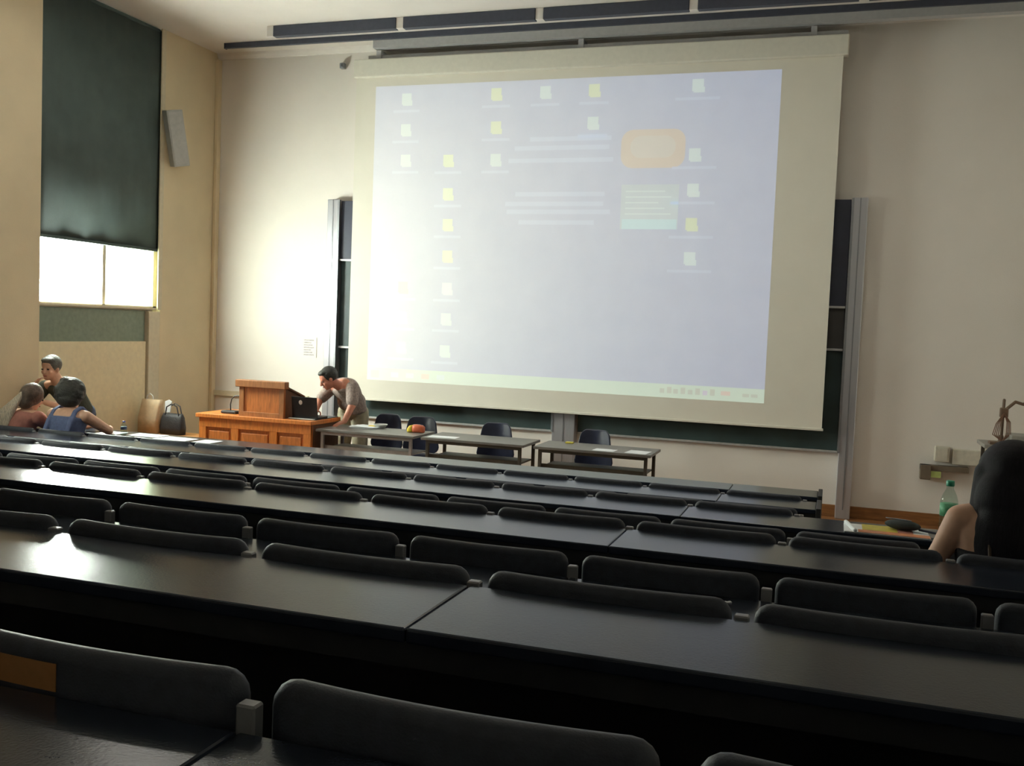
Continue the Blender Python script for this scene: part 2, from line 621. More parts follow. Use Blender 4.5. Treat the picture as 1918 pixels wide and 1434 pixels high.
hm = MB()
hm.cap((0, 0, 0), 0.008, (0, -0.03, 0), 0.006, n=10, rings=2)
hm.ell((0, -0.036, 0), (0.013, 0.006, 0.013), sub=2)
HOOK = hm.mesh('bag_hook')
HOOK.materials.append(MATS['hook_metal'])

for r in range(9):
    Y, z = ROWY[r], DZ[r]
    y0 = Y - 0.335
    back = 'front row of the hall' if r == 8 else ORD[8 - r] + ' row back from the front of the hall'
    t = thing('desk_row', 'long dark laminate desk, the ' + back, 'desk', (-2.5, Y, FZ[r]))
    cuts = [XSTART, -0.698, XEND[r]]
    cuts = sorted(set([c for c in cuts if c <= XEND[r]] + [XEND[r]]))
    for a, b in zip(cuts[:-1], cuts[1:]):
        m = MB()
        m.box(a + 0.0012, b - 0.0012, y0, Y - 0.012, z - 0.028, z, 0.005, 2)
        m.build('desk_top', 'desk_top', t)
    m = MB()
    m.box(XSTART, XEND[r], Y - 0.034, Y - 0.014, FZ[r] + 0.10, z - 0.028)
    m.build('modesty_panel', 'desk_dark', t)
    m = MB()
    m.box(XSTART, XEND[r], y0 + 0.015, y0 + 0.035, z - 0.075, z - 0.028)
    m.build('edge_rail', 'desk_dark', t)
    if r >= 6:
        m = MB()
        m.box(XEND[r], XEND[r] + 0.03, y0 - (0.0 if r == 8 else 0.02), Y + 0.02, FZ[r], z + 0.012, 0.004)
        m.build('end_panel', 'desk_dark', t)
    prot = 0.032 if r % 2 == 0 else 0.006
    for k in range(-14, 6):
        x = X0 + k * W
        if x < XSTART + 0.05 or x > XEND[r] + 0.03 or x > 1.6 or x < -1.035 * Y - 0.6:
            continue
        pz = FZ[r] if r == 8 else FN[r]
        if r == 8:
            me, mc = post_mesh(z - 0.030 - pz, 0.001)
        else:
            me, mc = post_mesh(z - 0.03 - pz, 0.03 + prot)
        p = bpy.data.objects.new('post', me)
        COL.objects.link(p)
        p.parent = t
        yy = Y + 0.012
        p.location = Vector((x, yy, pz)) - wpos(t)
        if r < 8:
            p = bpy.data.objects.new('post_cap', mc)
            COL.objects.link(p)
            p.parent = t
            p.location = Vector((x, yy, z - 0.03)) - wpos(t)
        if 1 <= r <= 4:
            p = bpy.data.objects.new('bag_hook', HOOK)
            COL.objects.link(p)
            p.parent = t
            p.location = Vector((x - 0.08, Y - 0.034, z - 0.13)) - wpos(t)


# one tip-up seat: backrest fixed to the desk behind, pad folded up or down
def rounded_panel(wd, ht, th, r, bend, cuts=10):
    b = bmesh.new()
    bmesh.ops.create_cube(b, size=1)
    for v in b.verts:
        v.co = Vector((v.co.x * wd, v.co.y * th, v.co.z * ht))
    ed = [e for e in b.edges if abs((e.verts[0].co - e.verts[1].co).y) > 1e-6]
    bmesh.ops.bevel(b, geom=ed, offset=r, segments=4, affect='EDGES', profile=0.5)
    ed = [e for e in b.edges if abs((e.verts[0].co - e.verts[1].co).y) < 1e-6 and abs(abs(e.verts[0].co.y) - th / 2) < 1e-6]
    ed = [e for e in ed if e.is_boundary or len(e.link_faces) == 2 and abs(e.link_faces[0].normal.dot(e.link_faces[1].normal)) < 0.5]
    bmesh.ops.bevel(b, geom=ed, offset=th * 0.46, segments=3, affect='EDGES', profile=0.5)
    for i in range(1, cuts):
        x = -wd / 2 + wd * i / cuts
        bmesh.ops.bisect_plane(b, geom=b.verts[:] + b.edges[:] + b.faces[:], plane_co=(x, 0, 0), plane_no=(1, 0, 0))
    for v in b.verts:
        u = 2 * v.co.x / wd
        v.co.y -= bend * (1 - u * u)
    for f in b.faces:
        f.smooth = True
    return b


BH = 0.40
sm = MB()
sm.merge(rounded_panel(0.508, BH, 0.040, 0.036, 0.020), Matrix.Translation((0, 0.032, 0.96 - BH / 2)))
BACK = sm.mesh('backrest')
sm = MB()
sm.merge(rounded_panel(0.46, 0.40, 0.045, 0.05, 0.010), Matrix.Translation((0, 0.105, 0.47)))
PAD_UP = sm.mesh('seat_pad')
sm = MB()
sm.merge(rounded_panel(0.46, 0.40, 0.045, 0.05, 0.010), Matrix.Translation((0, 0.28, 0.42)) @ Matrix.Rotation(math.radians(90), 4, 'X'))
PAD_DOWN = sm.mesh('seat_pad')
sm = MB()
for s in (-0.2, 0.2):
    sm.box(s - 0.012, s + 0.012, 0.028, 0.12, 0.36, 0.40)
    sm.box(s - 0.012, s + 0.012, 0.028, 0.050, 0.0, 0.60)
ARM = sm.mesh('support_arm')
for me, mn in ((BACK, 'seat_black'), (PAD_UP, 'seat_black'), (PAD_DOWN, 'seat_black'), (ARM, 'desk_dark')):
    me.materials.append(MATS[mn])

NTH = ['', 'first', 'second', 'third', 'fourth', 'fifth', 'sixth', 'seventh', 'eighth', 'ninth', 'tenth', 'eleventh', 'twelfth', 'thirteenth', 'fourteenth']
SEATS = {0: (-2, 1), 1: (-4, 1), 2: (-6, 1), 3: (-7, 2), 4: (-9, 2), 5: (-10, -1), 6: (-12, -1), 7: (-13, -1)}
USED = {(3, 1), (7, -12), (7, -13)}
for r, (ka, kb) in SEATS.items():
    prot = 0.063 if r % 2 == 0 else 0.028
    top = DZ[r] + prot
    for k in range(ka, kb + 1):
        xc = X0 + (k + 0.5) * W
        if xc - 0.26 < XSTART:
            continue
        if r >= 5:
            lab = 'black tip-up seat on the %s desk row, %s from the aisle end' % (ORD[8 - r], NTH[-k])
        elif k <= -2:
            lab = 'black tip-up seat on the %s desk row, %s from the desk joint towards the windows' % (ORD[8 - r], NTH[-1 - k])
        else:
            lab = 'black tip-up seat on the %s desk row, %s from the desk joint away from windows' % (ORD[8 - r], NTH[k + 2])
        grp = 'tip-up seats along the %s desk row' % ORD[8 - r]
        occ = (r, k) in USED
        if occ and r == 3:
            lab = 'black tip-up seat folded down under the person with long black hair'
            grp = None
        elif occ and k == -12:
            lab = 'black tip-up seat folded down under the person in a blue tank top'
            grp = None
        elif occ:
            lab = 'black tip-up seat folded down under the person with long blonde hair'
            grp = None
        elif (r, k) == (0, -2):
            lab = 'black padded tip-up seat with a brown patch on its backrest'
            grp = None
        # the seat's own zero is the floor in front of the row; the backrest top sits at 'top'
        t = thing('lecture_seat', lab, 'seat', (xc, ROWY[r], FN[r]), grp)
        off = top - FN[r] - 0.96
        for me, nm in ((BACK, 'backrest'), (PAD_DOWN if occ else PAD_UP, 'seat_pad'), (ARM, 'support_arm')):
            p = bpy.data.objects.new(nm, me)
            COL.objects.link(p)
            p.parent = t
            p.location = (0, 0, off if nm == 'backrest' else 0)
        if (r, k) == (0, -2):
            m = MB()
            N = 6
            vs, fs = [], []
            for i in range(N + 1):
                xx = -1.215 + 0.222 * i / N
                u = 2 * (xx - xc) / 0.508
                yy = ROWY[0] + 0.032 - 0.020 - 0.020 * (1 - u * u) - 0.001
                for dy, zz in ((0, top - 0.060), (0, top - 0.021), (-0.0015, top - 0.021), (-0.0015, top - 0.060)):
                    vs.append((xx, yy + dy, zz))
            for i in range(N):
                for q in range(4):
                    q2 = (q + 1) % 4
                    fs.append((i * 4 + q, i * 4 + q2, i * 4 + 4 + q2, i * 4 + 4 + q))
            fs += [(0, 1, 2, 3), tuple(N * 4 + q for q in (3, 2, 1, 0))]
            m._add(vs, fs)
            p = m.build('patch', 'patch_brown', t)
            p['label'] = 'brown patch on the backrest'

# ------------------------------------------------------------------ projection screen
t = thing('projection_screen', 'large pulled-down projection screen showing a blue computer desktop', 'screen', (-2.93, 10.75, 0.93))
m = MB()
m.box(-5.70, -0.045, 10.70, 10.84, 4.815, 5.03, 0.012)
m.build('housing', 'screen_case', t)
m = MB()
for x in (-5.4, -2.9, -0.4):
    m.box(x - 0.03, x + 0.03, 10.76, 10.99, 5.03, 5.14)
m.box(-5.55, -0.06, 10.79, 10.99, 5.03, 5.09)
m.build('mounting_rail', 'grey_trim', t)
m = MB()
m.box(-5.685, -0.095, 10.755, 10.760, 0.955, 4.82)
m.build('screen_fabric', 'screen_fabric', t)
m = MB()
m.box(-5.70, -0.08, 10.742, 10.772, 0.930, 0.958, 0.006)
m.build('bottom_bar', 'screen_case', t)


def flat(mb, x0, x1, z0, z1, lay):
    y = 10.7545 - 0.0008 * lay
    mb.box(x0, x1, y, y + 0.0006, z0, z1)


IX0, IX1, IZ0, IZ1 = -5.42, -0.70, 1.185, 4.71
TB = 1.335
m = MB()
flat(m, IX0, IX1, IZ0, IZ1, 0)
img = m.build('projected_image', 'image_blue', t)
m = MB()
flat(m, IX0, IX1, IZ0, TB, 1)
m.build('taskbar', 'image_taskbar', img)
icons = [(-3.88, 4.57, 'y'), (-3.29, 4.57, 'w'), (-2.72, 4.57, 'y'), (-1.57, 4.58, 'w'), (-3.87, 4.19, 'y'), (-2.72, 4.21, 'w'),
         (-4.45, 3.82, 'y'), (-3.86, 3.82, 'w'), (-1.57, 3.84, 'w'), (-4.44, 3.43, 'y'), (-1.57, 3.46, 'w'), (-4.43, 3.07, 'y'),
         (-1.57, 3.09, 'y'), (-4.42, 2.70, 'y'), (-1.57, 2.72, 'w'), (-4.41, 2.32, 'w'), (-4.41, 1.96, 'w'), (-4.41, 1.58, 'w'),
         (-5.01, 4.55, 'w'), (-5.01, 4.19, 'w'), (-5.0, 3.83, 'w'), (-4.98, 2.32, 'y'), (-4.98, 1.96, 'w'), (-4.98, 1.60, 'w')]
for x, z, c in icons:
    m = MB()
    flat(m, x - 0.062, x + 0.062, z - 0.065, z + 0.065, 1)
    flat(m, x - 0.045, x + 0.075, z - 0.08, z - 0.02, 2)
    p = m.build('desktop_icon', 'image_yellow' if c == 'y' else 'image_white', img)
    m = MB()
    wd = 0.24 if x > -2 else 0.17
    flat(m, x - wd, x + wd, z - 0.158, z - 0.128, 1)
    m.build('icon_caption', 'image_text', img)
for x0, x1, z in [(-3.45, -2.5, 4.04), (-3.63, -2.52, 3.94), (-3.70, -2.47, 3.80), (-3.6, -2.55, 3.42), (-3.72, -2.56, 3.31), (-3.70, -2.48, 3.22), (-3.55, -2.66, 3.10)]:
    m = MB()
    flat(m, x0, x1, z - 0.025, z + 0.025, 1)
    m.build('text_line', 'image_text', img)


def rrect(mb, x0, x1, z0, z1, r, lay):
    pts = []
    for cx, cz, a0 in ((x1 - r, z1 - r, 0), (x0 + r, z1 - r, 90), (x0 + r, z0 + r, 180), (x1 - r, z0 + r, 270)):
        for i in range(6):
            a = math.radians(a0 + 18 * i)
            pts.append((cx + r * math.cos(a), cz + r * math.sin(a)))
    y = 10.7545 - 0.0008 * lay
    mb.prism(pts, 1, y, y + 0.0006)


m = MB()
rrect(m, -2.385, -1.675, 3.70, 4.12, 0.13, 1)
w_ = m.build('orange_widget', 'image_orange', img)
m = MB()
rrect(m, -2.28, -1.78, 3.81, 4.05, 0.11, 2)
m.build('widget_centre', 'image_orange_inner', img)
m = MB()
flat(m, -2.36, -1.72, 3.03, 3.52, 1)
m.build('news_widget', 'image_news', img)
m = MB()
flat(m, -2.34, -1.73, 3.03, 3.14, 2)
m.build('widget_bar', 'image_cyan', img)
for i in range(5):
    m = MB()
    flat(m, -2.31, -1.80 - 0.07 * (i % 3), 3.19 + 0.062 * i, 3.205 + 0.062 * i, 2)
    m.build('text_line', 'image_white', img)
for i, x in enumerate([-1.80, -1.72, -1.65, -1.57, -1.49, -1.41, -1.33, -1.25]):
    m = MB()
    flat(m, x - 0.025, x + 0.025, 1.235, 1.235 + 0.05 + 0.02 * (i % 2), 2)
    m.build('tray_icon', ['image_dark', 'image_dark', 'image_dark', 'image_dark', 'image_dark', 'image_dark', 'image_violet', 'image_dark'][i], img)
m = MB()
flat(m, -1.16, -1.06, 1.245, 1.29, 2)
m.build('tray_icon', 'image_red', img)
for k in range(2):       # clock digits on the task bar, too blurred to read
    m = MB()
    flat(m, -0.93 + 0.09 * k, -0.86 + 0.09 * k, 1.24, 1.275, 2)
    m.build('tray_icon', 'image_dark', img)
m = MB()
flat(m, IX0 + 0.05, IX0 + 0.16, IZ0 + 0.03, TB - 0.03, 2)
m.build('start_button', 'image_yellow', img)
for x in (-5.05, -4.85, -4.65, -4.45):
    m = MB()
    flat(m, x - 0.05, x + 0.05, IZ0 + 0.045, TB - 0.045, 2)
    m.build('taskbar_button', 'image_red' if x == -4.65 else 'image_white', img)

t = tag(MB().box(-6.02, -5.96, 10.93, 10.998, 5.00, 5.07, 0.01).box(-6.0, -5.98, 10.90, 10.94, 5.02, 5.05).build('wall_bracket', 'alu_dark'),
        'small dark metal bracket high on the wall beside the screen housing', 'bracket')

# ------------------------------------------------------------------ sliding blackboard
t = thing('sliding_blackboard', 'sliding blackboard set with aluminium columns behind the projection screen', 'blackboard', (-2.93, 10.9, 0))
for x0, x1, y0 in ((-6.09, -5.93, 10.86), (-3.08, -2.81, 10.87), (0.085, 0.235, 10.86)):
    m = MB()
    m.box(x0, x1, y0, 10.998, 0.0, 3.385, 0.008)
    c = m.build('column', 'alu', t)
    m = MB()
    xm = x1 if x0 < -4 else x0
    m.box(xm - 0.012, xm + 0.012, y0 - 0.008, y0 + 0.03, 0.7, 3.38)
    m.box((x0 + x1) / 2 - 0.006, (x0 + x1) / 2 + 0.006, y0 - 0.005, y0 + 0.01, 0.1, 3.38)
    m.build('guide_rail', 'alu_dark', c)


def board(x0, x1, z0, z1, y, matn):
    m = MB()
    m.box(x0, x1, y, y + 0.022, z0, z1, 0.003)
    b = m.build('board_panel', matn, t)
    m = MB()
    m.box(x0, x1, y - 0.018, y + 0.004, z0 - 0.012, z0 + 0.012, 0.003)
    m.build('chalk_rail', 'rail_light', b)


board(-5.915, -3.095, 2.64, 3.37, 10.90, 'board_navy')
board(-5.915, -3.095, 1.56, 2.64, 10.93, 'board_green')
board(-5.915, -3.095, 0.70, 1.58, 10.96, 'board_green')
board(-2.795, 0.07, 2.24, 3.37, 10.90, 'board_navy')
board(-2.795, 0.07, 1.79, 2.24, 10.93, 'board_grey')
board(-2.795, 0.07, 0.70, 1.81, 10.96, 'board_green')

# ------------------------------------------------------------------ teacher's desk and what stands on it
DX0, DX1, DY0, DY1, DH = -6.60, -5.20, 9.05, 9.68, 0.82
t = thing('teacher_desk', 'orange oak panelled lecturer desk beside the lectern box', 'desk', ((DX0 + DX1) / 2, (DY0 + DY1) / 2, 0))
m = MB()
m.box(DX0 - 0.02, DX1 + 0.015, DY0 - 0.02, DY1, DH - 0.045, DH, 0.006)
m.build('desk_top', 'oak', t)
m = MB()
m.box(DX0 + 0.01, DX1, DY0 + 0.03, DY0 + 0.05, 0.02, DH - 0.045)
m.build('front_board', 'oak_panel', t)
m = MB()
for x in (DX0 + 0.01, DX0 + 0.42, DX0 + 0.90, DX1 - 0.09):
    m.box(x, x + 0.09, DY0 + 0.008, DY0 + 0.03, 0.0, DH - 0.045, 0.003)
m.box(DX0 + 0.01, DX1, DY0 + 0.006, DY0 + 0.03, DH - 0.145, DH - 0.045, 0.003)
m.box(DX0 + 0.01, DX1, DY0 + 0.006, DY0 + 0.03, 0.0, 0.12, 0.003)
m.build('front_frame', 'oak', t)
for a, b in ((DX0 + 0.13, DX0 + 0.39), (DX0 + 0.54, DX0 + 0.87), (DX0 + 1.02, DX1 - 0.12)):
    m = MB()
    m.box(a, b, DY0 + 0.018, DY0 + 0.032, 0.16, DH - 0.185, 0.006)
    m.build('raised_panel', 'oak_panel', t)
for x in (DX0 + 0.01, DX1 - 0.03):
    m = MB()
    m.box(x, x + 0.03, DY0 + 0.05, DY1 - 0.02, 0.0, DH - 0.045)
    m.build('side_panel', 'oak_dark_shaded', t)  # dark tone carries the shade of the desk side
m = MB()
m.box(-5.530, DX1 - 0.005, DY0 + 0.10, DY1 - 0.02, DH, DH + 0.006)
m.build('desk_mat', 'black_plastic', t)

LX0, LX1, LY0, LY1 = -6.10, -5.545, 9.075, 9.46
t = thing('lectern', 'brown oak lectern box with sloping reading top on the orange desk', 'lectern', ((LX0 + LX1) / 2, 9.27, DH))
m = MB()
m.box(LX0, LX1, LY0 + 0.012, LY0 + 0.03, DH, 1.15)
m.build('front_board', 'oak_panel', t)
m = MB()
for x0, x1 in ((LX0, LX0 + 0.06), (LX1 - 0.06, LX1)):
    m.box(x0, x1, LY0, LY0 + 0.014, DH, 1.15, 0.003)
m.box(LX0, LX1, LY0 - 0.001, LY0 + 0.014, DH, DH + 0.05, 0.003)
m.build('front_frame', 'lectern_oak', t)
m = MB()
m.box(LX0 - 0.035, LX1 + 0.03, LY0 - 0.03, LY0 + 0.05, 1.135, 1.215, 0.008)
m.build('cap_board', 'lectern_oak', t)
for x in (LX0, LX1 - 0.02):
    m = MB()
    m.prism([(LY0 + 0.03, DH), (LY1, DH), (LY1, 1.03), (LY0 + 0.03, 1.15)], 0, x, x + 0.02)
    m.build('side_board', 'oak_dark_shaded', t)
m = MB()
m.prism([(LY0 + 0.05, 1.160), (LY0 + 0.05, 1.145), (LY1 + 0.02, 1.025), (LY1 + 0.02, 1.045)], 0, LX0 - 0.01, LX1 + 0.02)
m.build('reading_top', 'oak_dark_shaded', t)

t = thing('laptop', 'open black laptop with its lid towards the seats on the lecturer desk', 'laptop', (-5.355, 9.28, DH + 0.006))
m = MB()
m.box(-5.51, -5.205, 9.19, 9.42, DH + 0.006, DH + 0.028, 0.005)
m.build('base', 'black_plastic', t)
m = MB()
M_ = Matrix.Translation((0, 9.20, DH + 0.028)) @ Matrix.Rotation(math.radians(8), 4, 'X')
m.box(-5.51, -5.205, -0.006, 0.006, 0.0, 0.215, 0.004, 2, M_)
lid = m.build('lid', 'black_plastic', t)
m = MB()
m.ell((-5.40, -0.0075, 0.155), (0.022, 0.0015, 0.026), sub=2)
for v in m.bm.verts:
    v.co = M_ @ v.co
m.build('emblem', 'white_band', lid)
m = MB()
m.box(-5.48, -5.235, 9.24, 9.36, DH + 0.0282, DH + 0.030)
m.build('keyboard', 'case_cloth', t)
m = MB()
m.box(-5.52, -5.22, 9.13, 9.17, DH + 0.0062, DH + 0.012)
tag(m.build('cable_cover', 'paper'), 'thin white paper strip lying behind the laptop lid', 'paper')

t = thing('desk_microphone', 'small black gooseneck microphone on the orange desk beside the lectern', 'microphone', (-6.30, 9.22, DH))
m = MB()
m.box(-6.39, -6.20, 9.16, 9.28, DH, DH + 0.035, 0.012)
m.build('base', 'black_plastic', t)
m = MB()
pts = [(-6.30, 9.22, DH + 0.03), (-6.305, 9.22, DH + 0.10), (-6.29, 9.22, DH + 0.16), (-6.25, 9.22, DH + 0.195), (-6.20, 9.22, DH + 0.20)]
m.tube(pts, 0.006)
m.build('gooseneck', 'black_plastic', t)
m = MB()
m.cap((-6.20, 9.22, DH + 0.20), 0.011, (-6.155, 9.22, DH + 0.197), 0.013, n=10)
m.build('capsule', 'black_plastic', t)

# notice on the wall
t = thing('wall_notice', 'white printed notice sheet pinned to the wall left of the blackboard column', 'notice', (-6.365, 10.995, 1.535))
m = MB()
m.box(-6.47, -6.265, 10.992, 10.999, 1.405, 1.66)
m.build('sheet', 'wall_cream', t)
for i in range(7):
    m = MB()
    m.box(-6.445, -6.30 - 0.02 * (i % 3), 10.990, 10.992, 1.43 + 0.031 * i, 1.446 + 0.031 * i)
    m.build('text_line', 'paper_print', t)


# ------------------------------------------------------------------ folding tables and chairs in front of the board
def ftable(x0, x1, y0, y1, frame, label):
    h = 0.74
    t = thing('folding_table', label, 'table', ((x0 + x1) / 2, (y0 + y1) / 2, 0))
    m = MB()
    m.box(x0, x1, y0, y1, h - 0.028, h, 0.005)
    m.build('table_top', 'table_top', t)
    m = MB()
    m.box(x0 + 0.05, x1 - 0.05, y0 + 0.04, y0 + 0.06, h - 0.06, h - 0.028)
    m.box(x0 + 0.05, x1 - 0.05, y1 - 0.06, y1 - 0.04, h - 0.06, h - 0.028)
    m.build('apron', frame, t)
    for x in (x0 + 0.055, x1 - 0.055):
        for y in (y0 + 0.06, y1 - 0.06):
            m = MB()
            m.box(x - 0.016, x + 0.016, y - 0.016, y + 0.016, 0.0, h - 0.028, 0.004)
            m.build('leg', frame, t)
    m = MB()
    m.box(x0 + 0.07, x1 - 0.07, y0 + 0.10, y1 - 0.06, h - 0.215, h - 0.20)
    m.box(x0 + 0.05, x1 - 0.05, y0 + 0.085, y0 + 0.10, h - 0.225, h - 0.175)
    m.build('shelf', frame, t)
    for s, xa in ((1, x0 + 0.06), (-1, x1 - 0.06)):
        m = MB()
        m.cap((xa, y0 + 0.07, h - 0.42), 0.012, (xa + s * 0.17, y0 + 0.09, h - 0.21), 0.012, n=8)
        m.build('brace', frame, t)
    return t


ftable(-5.17, -4.04, 9.10, 9.66, 'table_frame_light', 'folding table covered with papers beside the lecturer')
ftable(-3.96, -2.86, 9.10, 9.68, 'table_frame', 'folding table with one paper sheet, the middle one of three in line')
ftable(-2.76, -1.60, 9.10, 9.66, 'table_frame', 'folding table with two paper sheets at the end of the table line')


def chair(x, y, rz, label, glare=False, group=None):
    """moulded plastic stacking chair, seen from its front side (seat towards -Y)"""
    t = thing('plastic_chair', label, 'chair', (x, y, 0), group)
    M_ = Matrix.Translation((x, y, 0)) @ Matrix.Rotation(rz, 4, 'Z')
    m = MB()
    b = rounded_panel(0.42, 0.40, 0.03, 0.07, 0.0, 8)
    for v in b.verts:
        u = v.co.x / 0.21
        v.co.z += 0.0
        v.co.y += -0.045 * u * u + 0.10 * (v.co.z + 0.2)
        v.co.x *= 1.0 - 0.30 * max(0, (v.co.z + 0.05) / 0.25)
    m.merge(b, M_ @ Matrix.Translation((0, 0.19, 0.65)))
    m.build('backrest', 'chair_navy', t)
    m = MB()
    b = rounded_panel(0.43, 0.42, 0.03, 0.07, 0.012, 8)
    m.merge(b, M_ @ Matrix.Translation((0, 0.0, 0.44)) @ Matrix.Rotation(math.radians(90), 4, 'X'))
    m.build('seat', 'chair_navy', t)
    for sx in (-1, 1):
        for sy in (-1, 1):
            m = MB()
            m.cap(M_ @ Vector((sx * 0.15, sy * 0.13, 0.425)), 0.011, M_ @ Vector((sx * 0.20, sy * 0.20, 0.011)), 0.011, n=8)
            m.build('leg', 'alu_dark', t)
        m = MB()
        m.cap(M_ @ Vector((sx * 0.15, 0.17, 0.43)), 0.011, M_ @ Vector((sx * 0.15, 0.205, 0.62)), 0.011, n=8)
        m.build('back_support', 'alu_dark', t)
    return t


chair(-3.42, 9.78, 0.12, 'dark navy moulded chair behind the middle folding table')
chair(-2.36, 9.80, -0.05, 'dark navy moulded chair behind the end folding table', group=None)
chair(-4.33, 9.86, 0.15, 'dark navy moulded chair behind the paper-covered table, next to the yellow and red pouch')
chair(-4.81, 9.90, -0.1, 'dark navy moulded chair behind the paper-covered table, next to the bending person')


def sheet(x, y, z, wd, dp, rz, label, cat='paper', matn='paper', th=0.0015, group=None, name='paper_sheet'):
    m = MB()
    M_ = Matrix.Translation((x, y, z)) @ Matrix.Rotation(rz, 4, 'Z')
    N = 6
    vs, fs = [], []
    for i in range(N + 1):
        xx = -wd / 2 + wd * i / N
        lift = 0.0012 * (1 + math.sin(i * 1.7 + x * 5))
        for yy, zz in ((-dp / 2, 0.0), (dp / 2, 0.0), (dp / 2, th + lift * 0.5), (-dp / 2, th + lift * 0.5)):
            vs.append(M_ @ Vector((xx, yy, zz)))
    for i in range(N):
        for q in range(4):
            q2 = (q + 1) % 4
            fs.append((i * 4 + q, i * 4 + q2, i * 4 + 4 + q2, i * 4 + 4 + q))
    fs += [(0, 1, 2, 3), tuple(N * 4 + q for q in (3, 2, 1, 0))]
    m._add(vs, fs)
    return tag(m.build(name, matn, None, (x, y, z)), label, cat, group)


sheet(-3.77, 9.25, 0.7402, 0.30, 0.16, 0.05, 'white paper sheet on the middle folding table')
sheet(-2.07, 9.22, 0.7402, 0.21, 0.17, -0.05, 'white paper sheet on the end folding table, the one farther from its corner')
sheet(-1.75, 9.26, 0.7402, 0.21, 0.24, -0.08, 'white paper sheet at the outer corner of the end folding table')
tag(MB().box(-2.55, -2.47, 9.52, 9.58, 0.7402, 0.756, 0.004).build('sponge', 'mag_yellow'), 'small yellow block at the back of the end folding table', 'eraser')
# papers on the first table
for i, (dx, dy, rz) in enumerate([(0, 0, 0.1), (0.02, -0.01, -0.12), (-0.03, 0.015, 0.3), (0.0, 0.02, 0.05), (0.015, 0, -0.25)]):
    sheet(-4.80 + dx, 9.53 + dy, 0.7402 + 0.0042 * i, 0.30, 0.21, rz, 'loose white sheet in the heap of papers beside the lecturer', group='heap of papers on the first table')
sheet(-4.73, 9.55, 0.7402 + 0.022, 0.075, 0.075, 0.2, 'small yellow note on top of the heap of papers', 'note', 'yellow', name='sticky_note')
t = thing('pouch', 'yellow and red zip pouch on the corner of the paper-covered table', 'pouch', (-4.17, 9.46, 0.74))
m = MB()
m.loft([((-4.17 + dx, 9.46, 0.741 + h), (0, 1, 0), (0, 0, 1), ry, rz) for dx, h, ry, rz in ((-0.03, 0.040, 0.048, 0.040), (0.0, 0.043, 0.052, 0.043), (0.06, 0.041, 0.050, 0.041), (0.085, 0.034, 0.040, 0.034))], n=20, pw=3)
m.build('body', 'red', t)
m = MB()
m.loft([((-4.17 + dx, 9.46, 0.741 + h), (0, 1, 0), (0, 0, 1), ry, rz) for dx, h, ry, rz in ((-0.095, 0.022, 0.030, 0.022), (-0.075, 0.034, 0.042, 0.034), (-0.031, 0.0405, 0.049, 0.0405))], n=20, pw=3)
m.build('yellow_end', 'yellow', t)
m = MB()
m.tube([(-4.20, 9.455, 0.823), (-4.14, 9.455, 0.827), (-4.10, 9.455, 0.822)], 0.003, n=6)
m.build('zip', 'alu_dark', t)
m = MB()
m.lathe((-4.66, 9.60, 0.7405), [(0.045, 0), (0.05, 0.004), (0.075, 0.03), (0.08, 0.042), (0.076, 0.042), (0.05, 0.012), (0.01, 0.008)])
tag(m.build('shallow_bowl', 'grey_cover', None, (-4.66, 9.60, 0.7405)), 'pale shallow bowl behind the heap of papers', 'bowl')

# ------------------------------------------------------------------ bags on a bench by the side wall
t = thing('wooden_bench', 'low orange wooden bench in the corner by the side wall', 'bench', (-7.35, 9.60, 0))
m = MB()
m.box(-7.79, -6.93, 9.38, 9.82, 0.445, 0.48, 0.006)
m.build('bench_top', 'bench_wood', t)
for x in (-7.70, -7.02):
    m = MB()
    m.box(x - 0.02, x + 0.02, 9.42, 9.78, 0.0, 0.445)
    m.build('leg_panel', 'bench_wood', t)
m = MB()
m.box(-7.68, -7.04, 9.58, 9.61, 0.15, 0.23)
m.build('stretcher', 'bench_wood', t)
t = thing('paper_bag', 'tall brown kraft paper bag with white sides on the wooden bench', 'bag', (-7.62, 9.58, 0.48))
m = MB()
m.loft([((-7.635, 9.56, 0.481), (1, 0, 0), (0, 1, 0), 0.135, 0.075), ((-7.63, 9.56, 0.66), (1, 0, 0), (0, 1, 0), 0.137, 0.078), ((-7.615, 9.56, 0.80), (1, 0, 0), (0, 1, 0), 0.132, 0.05), ((-7.61, 9.56, 0.875), (1, 0, 0), (0, 1, 0), 0.13, 0.035)], n=24, pw=7)
m.build('bag_body', 'kraft', t)
m = MB()
m.tube([(-7.67, 9.53, 0.87), (-7.66, 9.53, 0.92), (-7.62, 9.53, 0.945), (-7.58, 9.53, 0.92), (-7.57, 9.53, 0.87)], 0.004)
m.build('handle', 'paper', t)
t = thing('handbag', 'black handbag with two loop handles beside the paper bag', 'bag', (-7.33, 9.56, 0.48))
m = MB()
m.loft([((-7.33, 9.58, 0.481), (1, 0, 0), (0, 1, 0), 0.155, 0.06), ((-7.33, 9.58, 0.56), (1, 0, 0), (0, 1, 0), 0.158, 0.07), ((-7.33, 9.58, 0.68), (1, 0, 0), (0, 1, 0), 0.145, 0.05), ((-7.33, 9.58, 0.725), (1, 0, 0), (0, 1, 0), 0.13, 0.025)], n=24, pw=4)
m.build('bag_body', 'bag_black', t)
for dy in (-0.03, 0.03):
    m = MB()
    m.tube([(-7.42, 9.58 + dy, 0.70), (-7.40, 9.58 + dy, 0.80), (-7.33, 9.58 + dy, 0.84), (-7.26, 9.58 + dy, 0.81), (-7.23, 9.58 + dy, 0.70)], 0.007)
    m.build('handle', 'bag_black', t)
m = MB()
m.prism([(-7.46, 0.73), (-7.39, 0.73), (-7.37, 0.86), (-7.41, 0.88), (-7.46, 0.86)], 1, 9.595, 9.61)
m.build('white_tag', 'paper', t)

